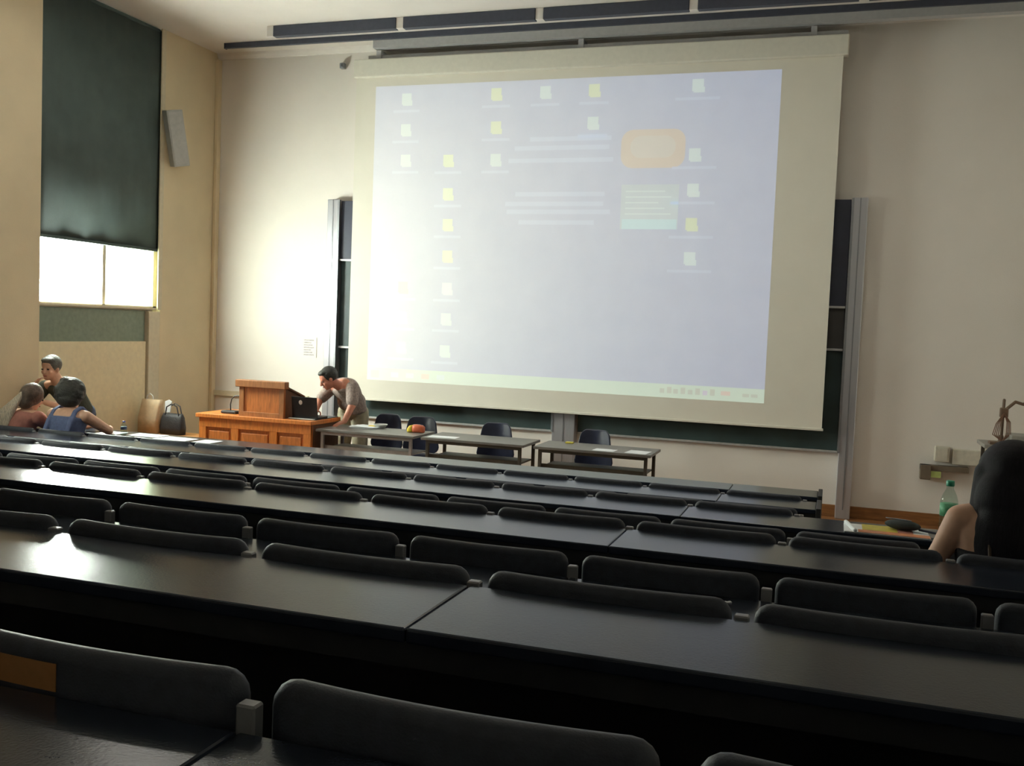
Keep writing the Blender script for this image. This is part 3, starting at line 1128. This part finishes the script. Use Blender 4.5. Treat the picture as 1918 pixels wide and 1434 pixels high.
# column loudspeaker on the side wall
t = thing('column_loudspeaker', 'grey column loudspeaker tilted on the side wall beside the window', 'loudspeaker', (XL + 0.1, 10.08, 4.0))
Ms = Matrix.Translation((XL + 0.13, 9.99, 4.0)) @ Matrix.Rotation(math.radians(15), 4, 'X') @ Matrix.Rotation(math.radians(-30), 4, 'Z')
m = MB()
m.box(-0.07, 0.07, -0.10, 0.10, -0.33, 0.33, 0.01, 2, Ms)
m.build('cabinet', 'speaker_grey', t)
m = MB()
m.box(0.071, 0.076, -0.085, 0.085, -0.31, 0.31, 0.002, 1, Ms)
m.build('grille', 'grey_cover', t)
m = MB()
m.box(XL, XL + 0.12, 10.04, 10.08, 4.14, 4.18)
m.box(XL, XL + 0.10, 10.04, 10.08, 3.82, 3.86)
m.build('wall_mount', 'speaker_dark', t)

# things low on the wall at the far side of the board
t = thing('wall_shelf', 'narrow brown metal tray fixed to the front wall', 'shelf', (1.12, 10.95, 0.58))
m = MB()
m.box(0.90, 1.36, 10.90, 11.0, 0.585, 0.64, 0.004)
m.build('tray', 'tray_brown', t)
m = MB()
m.box(0.90, 1.0, 10.88, 11.0, 0.49, 0.64, 0.004)
m.build('end_box', 'tray_brown', t)
m = MB()
m.box(1.005, 1.10, 10.905, 10.912, 0.515, 0.58)
p = m.build('label_plate', 'lime', t)
t = thing('socket_box', 'pale beige junction box on the wall above the brown tray', 'box', (1.1, 10.95, 0.75))
m = MB()
m.box(1.03, 1.17, 10.91, 10.998, 0.68, 0.84, 0.01)
m.build('box_body', 'box_beige', t)
m = MB()
m.box(1.05, 1.15, 10.905, 10.911, 0.70, 0.82, 0.002)
m.build('cover_plate', 'box_beige', t)
m = MB()
m.box(1.20, 1.48, 10.93, 10.998, 0.66, 0.82, 0.01)
tag(m.build('cable_duct', 'box_beige'), 'shallow beige cable duct behind the seated person with long black hair', 'duct')

t = thing('overhead_projector', 'overhead projector on a grey trolley in front of the wall', 'projector', (1.62, 10.0, 0))
m = MB()
m.box(1.33, 1.98, 9.75, 10.25, 0.965, 1.0, 0.006)
tr = m.build('trolley_top', 'ohp_grey', t)
for x in (1.38, 1.93):
    for y in (9.80, 10.20):
        m = MB()
        m.box(x - 0.015, x + 0.015, y - 0.015, y + 0.015, 0.0, 0.965)
        m.build('trolley_leg', 'table_frame', t)
m = MB()
m.box(1.36, 1.95, 9.78, 10.22, 0.30, 0.32)
m.build('trolley_shelf', 'ohp_grey', t)
m = MB()
m.box(1.56, 1.93, 9.83, 10.18, 1.0, 1.09, 0.01)
m.build('light_box', 'ohp_grey', t)
m = MB()
m.cap((1.50, 10.0, 1.0), 0.014, (1.505, 10.0, 1.40), 0.014, n=10)
m.cap((1.50, 10.0, 1.02), 0.028, (1.50, 10.0, 1.06), 0.022, n=10)
m.box(1.475, 1.545, 9.97, 10.03, 1.24, 1.33, 0.01)
m.build('post', 'ohp_brown', t)
m = MB()
m.tube([(1.51, 10.0, 1.30), (1.60, 10.0, 1.39), (1.67, 10.0, 1.37), (1.74, 10.0, 1.46)], 0.014)
m.build('arm', 'ohp_brown', t)
m = MB()
m.box(1.70, 1.84, 9.93, 10.07, 1.42, 1.54, 0.015)
m.build('head', 'ohp_grey', t)
m = MB()
for i in range(4):
    a = 0.025 + 0.012 * i
    m.tube([(1.505, 9.97, 1.28), (1.505 - a, 9.96, 1.18), (1.50 - a * 1.3, 9.96, 1.08), (1.505, 9.955, 1.02), (1.51 + a, 9.96, 1.09), (1.515 + a * 0.8, 9.965, 1.20), (1.51, 9.97, 1.28)], 0.004, n=6)
m.build('coiled_cord', 'cord', t)
m = MB()
m.box(1.38, 1.46, 9.80, 9.92, 1.0, 1.025, 0.004)
m.build('spare_lamp_box', 'ohp_brown', t)


# ------------------------------------------------------------------ bottles, papers, magazine on the desks
def bottle(x, y, z, h, r, cap, labelm, label, body='bottle_clear'):
    t = thing('water_bottle', label, 'bottle', (x, y, z))
    m = MB()
    m.lathe((x, y, z + 0.0005), [(r * 0.85, 0), (r, 0.01), (r, h * 0.28), (r * 0.96, h * 0.32), (r, h * 0.36), (r, h * 0.62), (r * 0.8, h * 0.74), (r * 0.42, h * 0.86), (r * 0.40, h * 0.93)], 20)
    m.build('bottle_body', body, t)
    m = MB()
    m.lathe((x, y, z + h * 0.91), [(r * 0.46, 0), (r * 0.48, 0.004), (r * 0.48, h * 0.09), (r * 0.40, h * 0.1)], 16)
    m.build('cap', cap, t)
    m = MB()
    m.lathe((x, y, z + h * 0.37), [(r * 1.012, 0), (r * 1.012, h * 0.22)], 20)
    m.build('wrapper', labelm, t)


H_ = DZ[8]
bottle(-6.27, 7.48, H_, 0.125, 0.028, 'cap_blue', 'label_navy', 'small water bottle with blue cap on the front desk')
bottle(0.555, 5.06, DZ[5], 0.265, 0.040, 'cap_green', 'label_green', 'tall clear bottle with green cap standing past the magazine')
sheet(-6.05, 7.54, H_ + 0.0004, 0.32, 0.21, 0.05, 'white sheet on the front desk right beside the small bottle')
sheet(-5.69, 7.48, H_ + 0.0004, 0.34, 0.22, -0.05, 'white sheet on the front desk between two other sheets')
sheet(-5.35, 7.48, H_ + 0.0004, 0.19, 0.21, 0.0, 'smallest white sheet on the front desk, farthest from the bottle')
sheet(-6.42, 7.50, H_ + 0.0004, 0.22, 0.20, 0.1, 'white sheet on the front desk under the arm of the person in blue')
sheet(-0.24, 2.655, DZ[2] + 0.0006, 0.022, 0.010, 0.5, 'tiny white paper scrap on the seventh desk row', 'scrap', name='paper_scrap')

Z5 = DZ[5]
t = thing('magazine', 'open magazine with yellow and orange pages on the dark desk', 'magazine', (0.28, 5.0, Z5))
m = MB()
m.box(0.085, 0.47, 4.905, 5.12, Z5 + 0.0005, Z5 + 0.006, 0.001)
m.build('page_block', 'paper', t)
m = MB()
m.box(0.17, 0.33, 4.975, 5.12, Z5 + 0.006, Z5 + 0.0075)
m.build('yellow_page', 'mag_yellow', t)
m = MB()
m.box(0.15, 0.47, 4.906, 4.972, Z5 + 0.006, Z5 + 0.0075)
m.build('orange_page', 'mag_orange', t)
m = MB()
m.cap((0.095, 5.12, Z5 + 0.012), 0.010, (0.135, 4.91, Z5 + 0.012), 0.010, n=10)
m.build('rolled_edge', 'paper', t)
m = MB()
m.box(0.33, 0.40, 4.98, 5.11, Z5 + 0.006, Z5 + 0.0072)
m.build('photo_page', 'cloth_pink', t)
t = thing('pencil_case', 'dark grey soft pencil case lying on the magazine', 'pencil case', (0.37, 5.06, Z5 + 0.0076))
ax = (Vector((0.95, -0.31, 0)).normalized(), Vector((0.31, 0.95, 0)).normalized(), Vector((0, 0, 1)))
m = MB()
m.ell((0.355, 5.06, Z5 + 0.032), (0.085, 0.042, 0.0245), ax)
m.build('pouch', 'case_cloth', t)
m = MB()
m.tube([(0.28, 5.085, Z5 + 0.0565), (0.32, 5.072, Z5 + 0.0575), (0.39, 5.048, Z5 + 0.0575)], 0.003, n=6)
m.build('zip', 'alu_dark', t)
m = MB()
m.cap((0.43, 5.035, Z5 + 0.020), 0.006, (0.50, 5.01, Z5 + 0.015), 0.005, n=8)
m.build('pen', 'board_navy', t)

# ------------------------------------------------------------------ people
VOX = 0.0075


def remesh(mb, name, material, parent, vox=VOX, smooth=4):
    """melt overlapping shapes into one continuous surface"""
    me = mb.mesh(name + '_src', wpos(parent) if parent else (0, 0, 0))
    tmp = bpy.data.objects.new('tmp', me)
    COL.objects.link(tmp)
    md = tmp.modifiers.new('r', 'REMESH')
    md.mode = 'VOXEL'
    md.voxel_size = vox
    md.use_smooth_shade = True
    ms = tmp.modifiers.new('s', 'SMOOTH')
    ms.factor = 0.5
    ms.iterations = smooth
    dg = bpy.context.evaluated_depsgraph_get()
    out = bpy.data.meshes.new_from_object(tmp.evaluated_get(dg))
    bpy.data.objects.remove(tmp, do_unlink=True)
    out.name = name
    out.materials.clear()
    out.materials.append(MATS[material])
    for p in out.polygons:
        p.use_smooth = True
    o = bpy.data.objects.new(name, out)
    COL.objects.link(o)
    if parent:
        o.parent = parent
    return o


def axes(f, u=(0, 0, 1)):
    f = Vector(f).normalized()
    r = f.cross(Vector(u)).normalized()
    u = r.cross(f).normalized()
    return r, f, u


def head_skin(mb, c, ax, s=1.0):
    r, f, u = ax
    c = Vector(c)
    P = lambda a, b, d: c + r * (a * s) + f * (b * s) + u * (d * s)
    mb.ell(P(0, -0.008, 0.025), (0.074 * s, 0.092 * s, 0.092 * s), ax)
    mb.ell(P(0, 0.022, -0.045), (0.058 * s, 0.066 * s, 0.072 * s), ax)
    mb.ell(P(0, 0.055, -0.092), (0.030 * s, 0.030 * s, 0.024 * s), ax, 2)
    mb.cap(P(0, 0.084, 0.005), 0.010 * s, P(0, 0.104, -0.030), 0.014 * s)
    mb.cap(P(-0.03, 0.074, 0.018), 0.010 * s, P(0.03, 0.074, 0.018), 0.010 * s)
    for k in (-1, 1):
        mb.ell(P(k * 0.078, -0.008, -0.012), (0.010 * s, 0.020 * s, 0.032 * s), ax, 2)
        mb.ell(P(k * 0.040, 0.052, -0.030), (0.022 * s, 0.026 * s, 0.024 * s), ax, 2)


def face_parts(c, ax, parent, s=1.0):
    r, f, u = ax
    c = Vector(c)
    P = lambda a, b, d: c + r * (a * s) + f * (b * s) + u * (d * s)
    for k in (-1, 1):
        m = MB()
        m.ell(P(k * 0.032, 0.078, 0.000), (0.014 * s, 0.008 * s, 0.008 * s), ax, 2)
        m.build('eye', 'eye_dark', parent)
    m = MB()
    m.ell(P(0, 0.088, -0.064), (0.024 * s, 0.008 * s, 0.008 * s), ax, 2)
    m.build('mouth', 'lips', parent)


def hand(mb, wrist, d, n, side, curl=0.35, s=1.0):
    """palm, four unequal bent fingers and a thumb; d = direction, n = palm-side normal, side = +1/-1 thumb side"""
    w = Vector(wrist)
    d = Vector(d).normalized()
    n = (Vector(n) - d * Vector(n).dot(d)).normalized()
    b = d.cross(n) * side
    palm = w + d * 0.085 * s
    for o in (-0.028, -0.010, 0.010, 0.028):
        mb.cap(w + d * 0.01 + b * o * 0.6 * s, 0.017 * s, palm + b * o * s, 0.0115 * s, n=8, rings=2)
    for o, L in ((-0.030, 0.058), (-0.010, 0.074), (0.010, 0.080), (0.030, 0.072)):
        p = palm + b * o * s
        dd = d
        for q, (fr, rr) in enumerate(((0.45, 0.0088), (0.30, 0.0082), (0.25, 0.0075))):
            dd = (dd + n * curl * (0.5 + 0.4 * q)).normalized()
            p2 = p + dd * L * fr * s
            mb.cap(p, rr * s, p2, rr * s * 0.95, n=8, rings=2)
            p = p2
    p = w + d * 0.022 * s + b * 0.030 * s
    for dd, L in (((d * 0.6 + b * 0.8 + n * 0.2), 0.038), ((d * 0.85 + b * 0.35 + n * 0.4), 0.030), ((d + n * 0.5), 0.024)):
        dd = dd.normalized()
        p2 = p + dd * L * s
        mb.cap(p, 0.0105 * s, p2, 0.0095 * s, n=8, rings=2)
        p = p2


def limb(mb, pts, rad):
    for i in range(len(pts) - 1):
        mb.cap(pts[i], rad[i], pts[i + 1], rad[i + 1])


def torso_secs(hip, chest, neck, r, s=1.0, wd=1.0, grow=0.0):
    """sections from pelvis to the base of the neck; r = right vector of the shoulders"""
    hip, chest, neck, r = Vector(hip), Vector(chest), Vector(neck), Vector(r).normalized()
    out = []
    spec = [(0.0, 0.155, 0.105), (0.25, 0.150, 0.100), (0.45, 0.138, 0.093), (0.70, 0.152, 0.105), (0.86, 0.170, 0.105), (0.95, 0.155, 0.085), (1.0, 0.095, 0.065)]
    for t, rx, ry in spec:
        a = hip.lerp(chest, t)
        b = chest.lerp(neck, t)
        c = a.lerp(b, t)
        d = (chest - hip).lerp(neck - chest, t).normalized()
        ay = d.cross(r).normalized()
        out.append((c, r, ay, rx * wd * s + grow, ry * s + grow))
    return out


def cut_secs(secs, a, b):
    """keep the part of the loft between fractions a and b"""
    n = len(secs) - 1

    def at(t):
        q = t * n
        i = min(int(q), n - 1)
        f = q - i
        A, B = secs[i], secs[i + 1]
        return (Vector(A[0]).lerp(Vector(B[0]), f), A[1], A[2], A[3] + (B[3] - A[3]) * f, A[4] + (B[4] - A[4]) * f)
    return [at(a + (b - a) * i / 8) for i in range(9)]


# ---- person with long black hair in the fourth row (seen from behind)
t = thing('person', 'person with long black hair and black strap top, seen from behind at the desk', 'person', (0.66, 3.85, 0.25))
Rr = Vector((1, 0, 0))
hip, chest, neck = (0.66, 3.84, 0.72), (0.645, 3.80, 1.02), (0.635, 3.80, 1.33)
hc = Vector((0.625, 3.845, 1.445))
ax = axes((-0.10, 1, -0.22))
body = MB()
head_skin(body, hc, ax)
body.cap((0.63, 3.80, 1.28), 0.058, (0.628, 3.825, 1.40), 0.052)
body.loft(torso_secs(hip, chest, neck, Rr, 1.0, 1.22))
for k in (-1, 1):
    sx = 0.64 + k * 0.185
    body.cap((0.64 + k * 0.06, 3.80, 1.310), 0.050, (sx, 3.79, 1.280), 0.050)
    el = (0.64 + k * 0.275, 3.86, 1.055)
    wr = (0.64 + k * 0.13, 4.09, 1.045)
    limb(body, [(sx, 3.79, 1.275), (sx + k * 0.050, 3.815, 1.16), el, (0.64 + k * 0.20, 3.98, 1.045), wr], [0.052, 0.040, 0.036, 0.036, 0.027])
    hand(body, wr, (-k * 0.45, 0.9, -0.02), (0, 0, -1), k * 1, 0.15)
    limb(body, [(0.66 + k * 0.09, 3.87, 0.775), (0.66 + k * 0.10, 4.26, 0.79), (0.66 + k * 0.10, 4.22, 0.50), (0.66 + k * 0.10, 4.20, 0.335)], [0.085, 0.058, 0.052, 0.04])
    body.cap((0.66 + k * 0.10, 4.17, 0.30), 0.040, (0.66 + k * 0.10, 4.30, 0.29), 0.035)
remesh(body, 'body', 'skin', t)
top = MB()
top.loft(cut_secs(torso_secs(hip, chest, neck, Rr, 1.0, 1.22, 0.010), 0.0, 0.56))
remesh(top, 'top', 'cloth_black', t)
tr = MB()
for k in (-1, 1):
    limb(tr, [(0.66 + k * 0.08, 3.86, 0.775), (0.66 + k * 0.10, 4.26, 0.79), (0.66 + k * 0.10, 4.22, 0.50), (0.66 + k * 0.10, 4.20, 0.36)], [0.098, 0.070, 0.062, 0.052])
tr.ell((0.66, 3.85, 0.79), (0.175, 0.125, 0.11))
remesh(tr, 'trousers', 'cloth_jeans', t, 0.010)
for k in (-1, 1):
    m = MB()
    m.box(0.66 + k * 0.10 - 0.045, 0.66 + k * 0.10 + 0.045, 4.12, 4.36, 0.251, 0.325, 0.03, 3)
    m.build('shoe', 'shoe_dark', t)
hair = MB()
hair.ell(hc + Vector((-0.006, -0.025, 0.018)), (0.114, 0.120, 0.110), ax)
hair.ell((0.625, 3.765, 1.36), (0.135, 0.085, 0.15))
hair.ell((0.635, 3.735, 1.23), (0.145, 0.065, 0.19))
hair.ell((0.645, 3.735, 1.08), (0.135, 0.050, 0.17))
hair.cap((0.53, 3.80, 1.45), 0.040, (0.505, 3.78, 1.20), 0.035)
hair.cap((0.72, 3.80, 1.45), 0.040, (0.765, 3.78, 1.20), 0.035)
remesh(hair, 'hair', 'hair_black', t)
for k in (-1, 1):
    m = MB()
    xx = 0.64 + k * 0.118
    m.tube([(xx, 3.870, 1.235), (xx, 3.865, 1.29), (xx, 3.82, 1.352), (xx, 3.775, 1.352), (xx + 0.006, 3.715, 1.290), (xx + k * -0.02, 3.690, 1.20), (xx - k * 0.03, 3.693, 1.10)], 0.006)
    m.build('strap', 'strap_brown', t)
face_parts(hc, ax, t)

# ---- person in a blue tank top at the front desk (seen from behind)
t = thing('person', 'person with short dark hair in a blue tank top, leaning on the front desk', 'person', (-6.56, 7.05, 0.0))
hip, chest, neck = (-6.56, 7.03, 0.47), (-6.555, 7.03, 0.74), (-6.56, 7.13, 0.985)
hc = Vector((-6.605, 7.19, 1.125))
ax = axes((-0.35, 1, -0.25))
body = MB()
head_skin(body, hc, ax)
body.cap((-6.565, 7.13, 0.95), 0.055, (-6.60, 7.165, 1.07), 0.052)
TS = torso_secs(hip, chest, neck, Rr, 1.0, 1.08)
body.loft(TS)
for k, el, wr, hd in ((-1, (-6.765, 7.28, 0.825), (-6.68, 7.48, 0.795), (0.4, 0.85, -0.05)), (1, (-6.32, 7.34, 0.795), (-6.47, 7.53, 0.790), (-0.8, 0.6, -0.05))):
    sh = (-6.56 + k * 0.185, 7.11, 0.935)
    body.cap((-6.56 + k * 0.06, 7.125, 0.955), 0.05, sh, 0.056)
    limb(body, [sh, el, wr], [0.056, 0.040, 0.027])
    hand(body, wr, hd, (0, 0, -1), k, 0.15)
    limb(body, [(-6.56 + k * 0.09, 7.05, 0.53), (-6.56 + k * 0.11, 7.46, 0.53), (-6.56 + k * 0.11, 7.44, 0.25), (-6.56 + k * 0.11, 7.42, 0.09)], [0.085, 0.058, 0.05, 0.04])
remesh(body, 'body', 'skin', t)
top = MB()
TG = torso_secs(hip, chest, neck, Rr, 1.0, 1.08, 0.010)
top.loft(cut_secs(TG, 0.0, 0.66))
for k in (-1, 1):       # broad straps over the shoulders
    xx = -6.56 + k * 0.115
    pts = [(xx + k * 0.01, 6.945, 0.80), (xx + k * 0.008, 6.995, 0.90), (xx, 7.055, 0.985), (xx, 7.13, 1.015), (xx, 7.20, 0.96), (xx, 7.20, 0.86)]
    for a, b in zip(pts[:-1], pts[1:]):
        top.cap(Vector(a) + Vector((-0.012, 0, 0)), 0.013, Vector(b) + Vector((-0.012, 0, 0)), 0.013)
        top.cap(Vector(a) + Vector((0.012, 0, 0)), 0.013, Vector(b) + Vector((0.012, 0, 0)), 0.013)
remesh(top, 'tank_top', 'cloth_blue', t)
tr = MB()
for k in (-1, 1):
    limb(tr, [(-6.56 + k * 0.08, 7.05, 0.53), (-6.56 + k * 0.11, 7.46, 0.53), (-6.56 + k * 0.11, 7.44, 0.25), (-6.56 + k * 0.11, 7.42, 0.12)], [0.097, 0.070, 0.062, 0.052])
tr.ell((-6.56, 7.04, 0.545), (0.18, 0.125, 0.10))
remesh(tr, 'trousers', 'cloth_jeans', t, 0.010)
for k in (-1, 1):
    m = MB()
    m.box(-6.56 + k * 0.11 - 0.045, -6.56 + k * 0.11 + 0.045, 7.36, 7.60, 0.001, 0.08, 0.03, 3)
    m.build('shoe', 'shoe_dark', t)
hair = MB()
hair.ell(hc + ax[2] * 0.018 - ax[1] * 0.040, (0.132, 0.122, 0.132), ax)
hair.ell(hc - ax[2] * 0.060 - ax[1] * 0.062, (0.112, 0.085, 0.075), ax)
for i in range(22):
    a = random.uniform(0, 6.28)
    b = random.uniform(-0.5, 1.2)
    v = ax[0] * (math.cos(a) * math.cos(b) * 0.118) + ax[1] * (-0.05 - abs(math.sin(a)) * math.cos(b) * 0.085) + ax[2] * (math.sin(b) * 0.125 + 0.01)
    hair.ell(hc + v, (0.03, 0.03, 0.03), None, 2)
remesh(hair, 'hair', 'hair_dark', t, smooth=2)
face_parts(hc, ax, t)

# ---- person with long blonde-brown hair at the front desk
t = thing('person', 'person with long blonde-brown hair and pink top beside the blue tank top', 'person', (-7.05, 7.05, 0.0))
person_blonde = t
hip, chest, neck = (-7.06, 7.03, 0.47), (-7.06, 7.02, 0.72), (-7.00, 7.10, 0.945)
hc = Vector((-6.945, 7.14, 1.075))
ax = axes((0.25, 1, -0.35), (0.20, 0, 1))
body = MB()
head_skin(body, hc, ax)
body.cap((-7.0, 7.10, 0.92), 0.05, (-6.96, 7.12, 1.02), 0.05)
body.loft(torso_secs(hip, chest, neck, Rr, 0.98, 1.05))
for k, el, wr, hd in ((-1, (-7.27, 7.26, 0.80), (-7.10, 7.47, 0.79), (0.8, 0.5, -0.05)), (1, (-6.83, 7.24, 0.80), (-6.97, 7.47, 0.79), (-0.5, 0.8, -0.05))):
    sh = (-7.01 + k * 0.175, 7.09, 0.895)
    body.cap((-7.01 + k * 0.06, 7.10, 0.915), 0.05, sh, 0.054)
    limb(body, [sh, el, wr], [0.054, 0.039, 0.026])
    hand(body, wr, hd, (0, 0, -1), k, 0.15)
    limb(body, [(-7.06 + k * 0.09, 7.05, 0.53), (-7.06 + k * 0.11, 7.46, 0.53), (-7.06 + k * 0.11, 7.44, 0.25), (-7.06 + k * 0.11, 7.42, 0.09)], [0.083, 0.056, 0.05, 0.04])
remesh(body, 'body', 'skin', t)
top = MB()
top.loft(cut_secs(torso_secs(hip, chest, neck, Rr, 0.98, 1.05, 0.010), 0.0, 0.86))
for k, el in ((-1, (-7.235, 7.20, 0.83)), (1, (-6.835, 7.185, 0.83))):
    limb(top, [(-7.01 + k * 0.175, 7.09, 0.893), el], [0.064, 0.054])
remesh(top, 'top', 'cloth_pink', t)
tr = MB()
for k in (-1, 1):
    limb(tr, [(-7.06 + k * 0.08, 7.05, 0.53), (-7.06 + k * 0.11, 7.46, 0.53), (-7.06 + k * 0.11, 7.44, 0.25), (-7.06 + k * 0.11, 7.42, 0.12)], [0.095, 0.068, 0.06, 0.05])
tr.ell((-7.06, 7.04, 0.545), (0.178, 0.123, 0.10))
remesh(tr, 'trousers', 'cloth_jeans', t, 0.010)
for k in (-1, 1):
    m = MB()
    m.box(-7.06 + k * 0.11 - 0.045, -7.06 + k * 0.11 + 0.045, 7.36, 7.60, 0.001, 0.08, 0.03, 3)
    m.build('shoe', 'shoe_dark', t)
hair = MB()
hair.ell(hc + ax[2] * 0.018 - ax[1] * 0.026, (0.098, 0.106, 0.112), ax)
hair.ell(hc - ax[2] * 0.05 - ax[1] * 0.050, (0.088, 0.065, 0.08), ax)
remesh(hair, 'hair', 'hair_brown', t)
hair = MB()
for i in range(9):
    a = Vector((-6.955 - 0.012 * i, 7.045 - 0.005 * i, 1.135 - 0.013 * i))
    b = Vector((-7.02 - 0.024 * i, 6.975 - 0.002 * i, 0.95 - 0.008 * i))
    c = Vector((-7.06 - 0.032 * i, 6.955, 0.80 - 0.004 * i))
    hair.cap(a, 0.020, b, 0.024, n=8)
    hair.cap(b, 0.024, c, 0.012, n=8)
remesh(hair, 'hair_lengths', 'hair_blonde', t, 0.007, 2)
face_parts(hc, ax, t)

person_blonde.location.x -= 0.06

# ---- person in a dark shirt facing the hall, hand at the chin
t = thing('person', 'person in a dark green shirt facing the seats with one hand at the chin', 'person', (-7.36, 8.12, 0.0))
ax = axes((0.12, -1, -0.12))
Rm = Vector((-1, 0, 0))
hip, chest, neck = (-7.36, 8.12, 0.80), (-7.37, 8.04, 0.99), (-7.41, 7.90, 1.17)
hc = Vector((-7.455, 7.815, 1.30))
body = MB()
head_skin(body, hc, ax)
body.cap((-7.41, 7.90, 1.13), 0.058, (-7.445, 7.835, 1.25), 0.056)
body.loft(torso_secs(hip, chest, neck, Rm, 1.0, 1.12))
sr, sl = (-7.60, 7.90, 1.10), (-7.21, 7.90, 1.10)
for s_ in (sr, sl):
    body.cap((-7.41 + (s_[0] + 7.41) * 0.3, 7.90, 1.13), 0.052, s_, 0.06)
limb(body, [sr, (-7.62, 7.72, 0.90), (-7.555, 7.70, 1.10)], [0.058, 0.043, 0.029])
hand(body, (-7.555, 7.70, 1.10), (0.50, 0.05, 0.85), (0.8, 0.3, -0.4), -1, 0.55)
limb(body, [sl, (-7.13, 7.77, 0.90), (-7.36, 7.66, 0.97)], [0.058, 0.043, 0.029])
hand(body, (-7.36, 7.66, 0.97), (-0.85, -0.1, 0.25), (0, -0.3, -1), 1, 0.3)
for k in (-1, 1):
    limb(body, [(-7.36 + k * 0.09, 8.11, 0.82), (-7.36 + k * 0.10, 8.10, 0.46), (-7.36 + k * 0.10, 8.14, 0.09)], [0.09, 0.06, 0.045])
remesh(body, 'body', 'skin', t)
top = MB()
top.loft(cut_secs(torso_secs(hip, chest, neck, Rm, 1.0, 1.12, 0.012), 0.0, 0.97))
limb(top, [sr, (-7.61, 7.79, 0.98)], [0.070, 0.060])
limb(top, [sl, (-7.16, 7.82, 0.98)], [0.070, 0.060])
remesh(top, 'shirt', 'cloth_green', t)
tr = MB()
for k in (-1, 1):
    limb(tr, [(-7.36 + k * 0.08, 8.11, 0.83), (-7.36 + k * 0.10, 8.10, 0.46), (-7.36 + k * 0.10, 8.14, 0.10)], [0.105, 0.078, 0.062])
tr.ell((-7.36, 8.11, 0.86), (0.18, 0.125, 0.10))
remesh(tr, 'trousers', 'cloth_jeans', t, 0.010)
for k in (-1, 1):
    m = MB()
    m.box(-7.36 + k * 0.10 - 0.048, -7.36 + k * 0.10 + 0.048, 7.99, 8.25, 0.001, 0.085, 0.03, 3)
    m.build('shoe', 'shoe_dark', t)
hair = MB()
hair.ell(hc + ax[2] * 0.038 - ax[1] * 0.028, (0.092, 0.102, 0.098), ax)
hair.ell(hc + ax[2] * 0.085 + ax[1] * 0.020, (0.070, 0.065, 0.034), ax)
remesh(hair, 'hair', 'hair_grey', t)
face_parts(hc, ax, t)

# ---- lecturer bending over the laptop
t = thing('person', 'person in a patterned brown shirt bending over the laptop by the lectern', 'person', (-5.22, 9.98, 0.0))
ax = axes((-0.62, -0.62, -0.50))
Rl = Vector((-0.92, 0.38, 0)).normalized()
hip, chest, neck = (-5.20, 10.00, 0.86), (-5.18, 9.92, 1.06), (-5.22, 9.73, 1.19)
hc = Vector((-5.325, 9.615, 1.245))
body = MB()
head_skin(body, hc, ax)
body.cap((-5.22, 9.73, 1.15), 0.056, (-5.295, 9.645, 1.215), 0.054)
body.loft(torso_secs(hip, chest, neck, Rl, 1.0, 1.12))
sl = (-5.055, 9.69, 1.150)          # arm on the table side
sr = (-5.385, 9.81, 1.125)            # arm on the laptop side
for s_ in (sl, sr):
    body.cap(Vector((-5.22, 9.75, 1.14)).lerp(Vector(s_), 0.4), 0.052, s_, 0.06)
limb(body, [sl, (-5.02, 9.62, 0.965), (-5.065, 9.54, 0.790)], [0.058, 0.044, 0.030])
hand(body, (-5.065, 9.54, 0.790), (-0.35, -0.75, -0.25), (0, 0, -1), -1, 0.15)
limb(body, [sr, (-5.485, 9.73, 0.985), (-5.43, 9.56, 0.890)], [0.056, 0.043, 0.029])
hand(body, (-5.43, 9.56, 0.890), (0.2, -0.9, -0.25), (0, 0, -1), 1, 0.2)
for k in (-1, 1):
    limb(body, [(-5.20 + k * 0.09, 10.0, 0.83), (-5.21 + k * 0.11, 10.0, 0.45), (-5.22 + k * 0.12, 10.03, 0.09)], [0.09, 0.062, 0.045])
remesh(body, 'body', 'skin_red', t)
top = MB()
top.loft(cut_secs(torso_secs(hip, chest, neck, Rl, 1.0, 1.12, 0.016), 0.0, 0.95))
limb(top, [sl, (-5.025, 9.635, 1.01)], [0.078, 0.070])
limb(top, [sr, (-5.465, 9.75, 1.015)], [0.074, 0.064])
top.ell((-5.19, 9.93, 0.98), (0.17, 0.13, 0.13))
remesh(top, 'shirt', 'cloth_mauve', t)
tr = MB()
for k in (-1, 1):
    limb(tr, [(-5.20 + k * 0.08, 10.0, 0.83), (-5.21 + k * 0.11, 10.0, 0.45), (-5.22 + k * 0.12, 10.03, 0.10)], [0.108, 0.085, 0.07])
tr.ell((-5.20, 10.0, 0.86), (0.185, 0.14, 0.11))
remesh(tr, 'trousers', 'cloth_khaki', t, 0.010)
for k in (-1, 1):
    m = MB()
    m.box(-5.22 + k * 0.12 - 0.05, -5.22 + k * 0.12 + 0.05, 9.88, 10.15, 0.001, 0.09, 0.03, 3)
    m.build('shoe', 'shoe_dark', t)
hair = MB()
hair.ell(hc + ax[2] * 0.034 - ax[1] * 0.030, (0.090, 0.100, 0.096), ax)
hair.ell(hc + ax[2] * 0.085 + ax[1] * 0.020, (0.066, 0.060, 0.032), ax)
remesh(hair, 'hair', 'hair_dark', t)
face_parts(hc, ax, t)
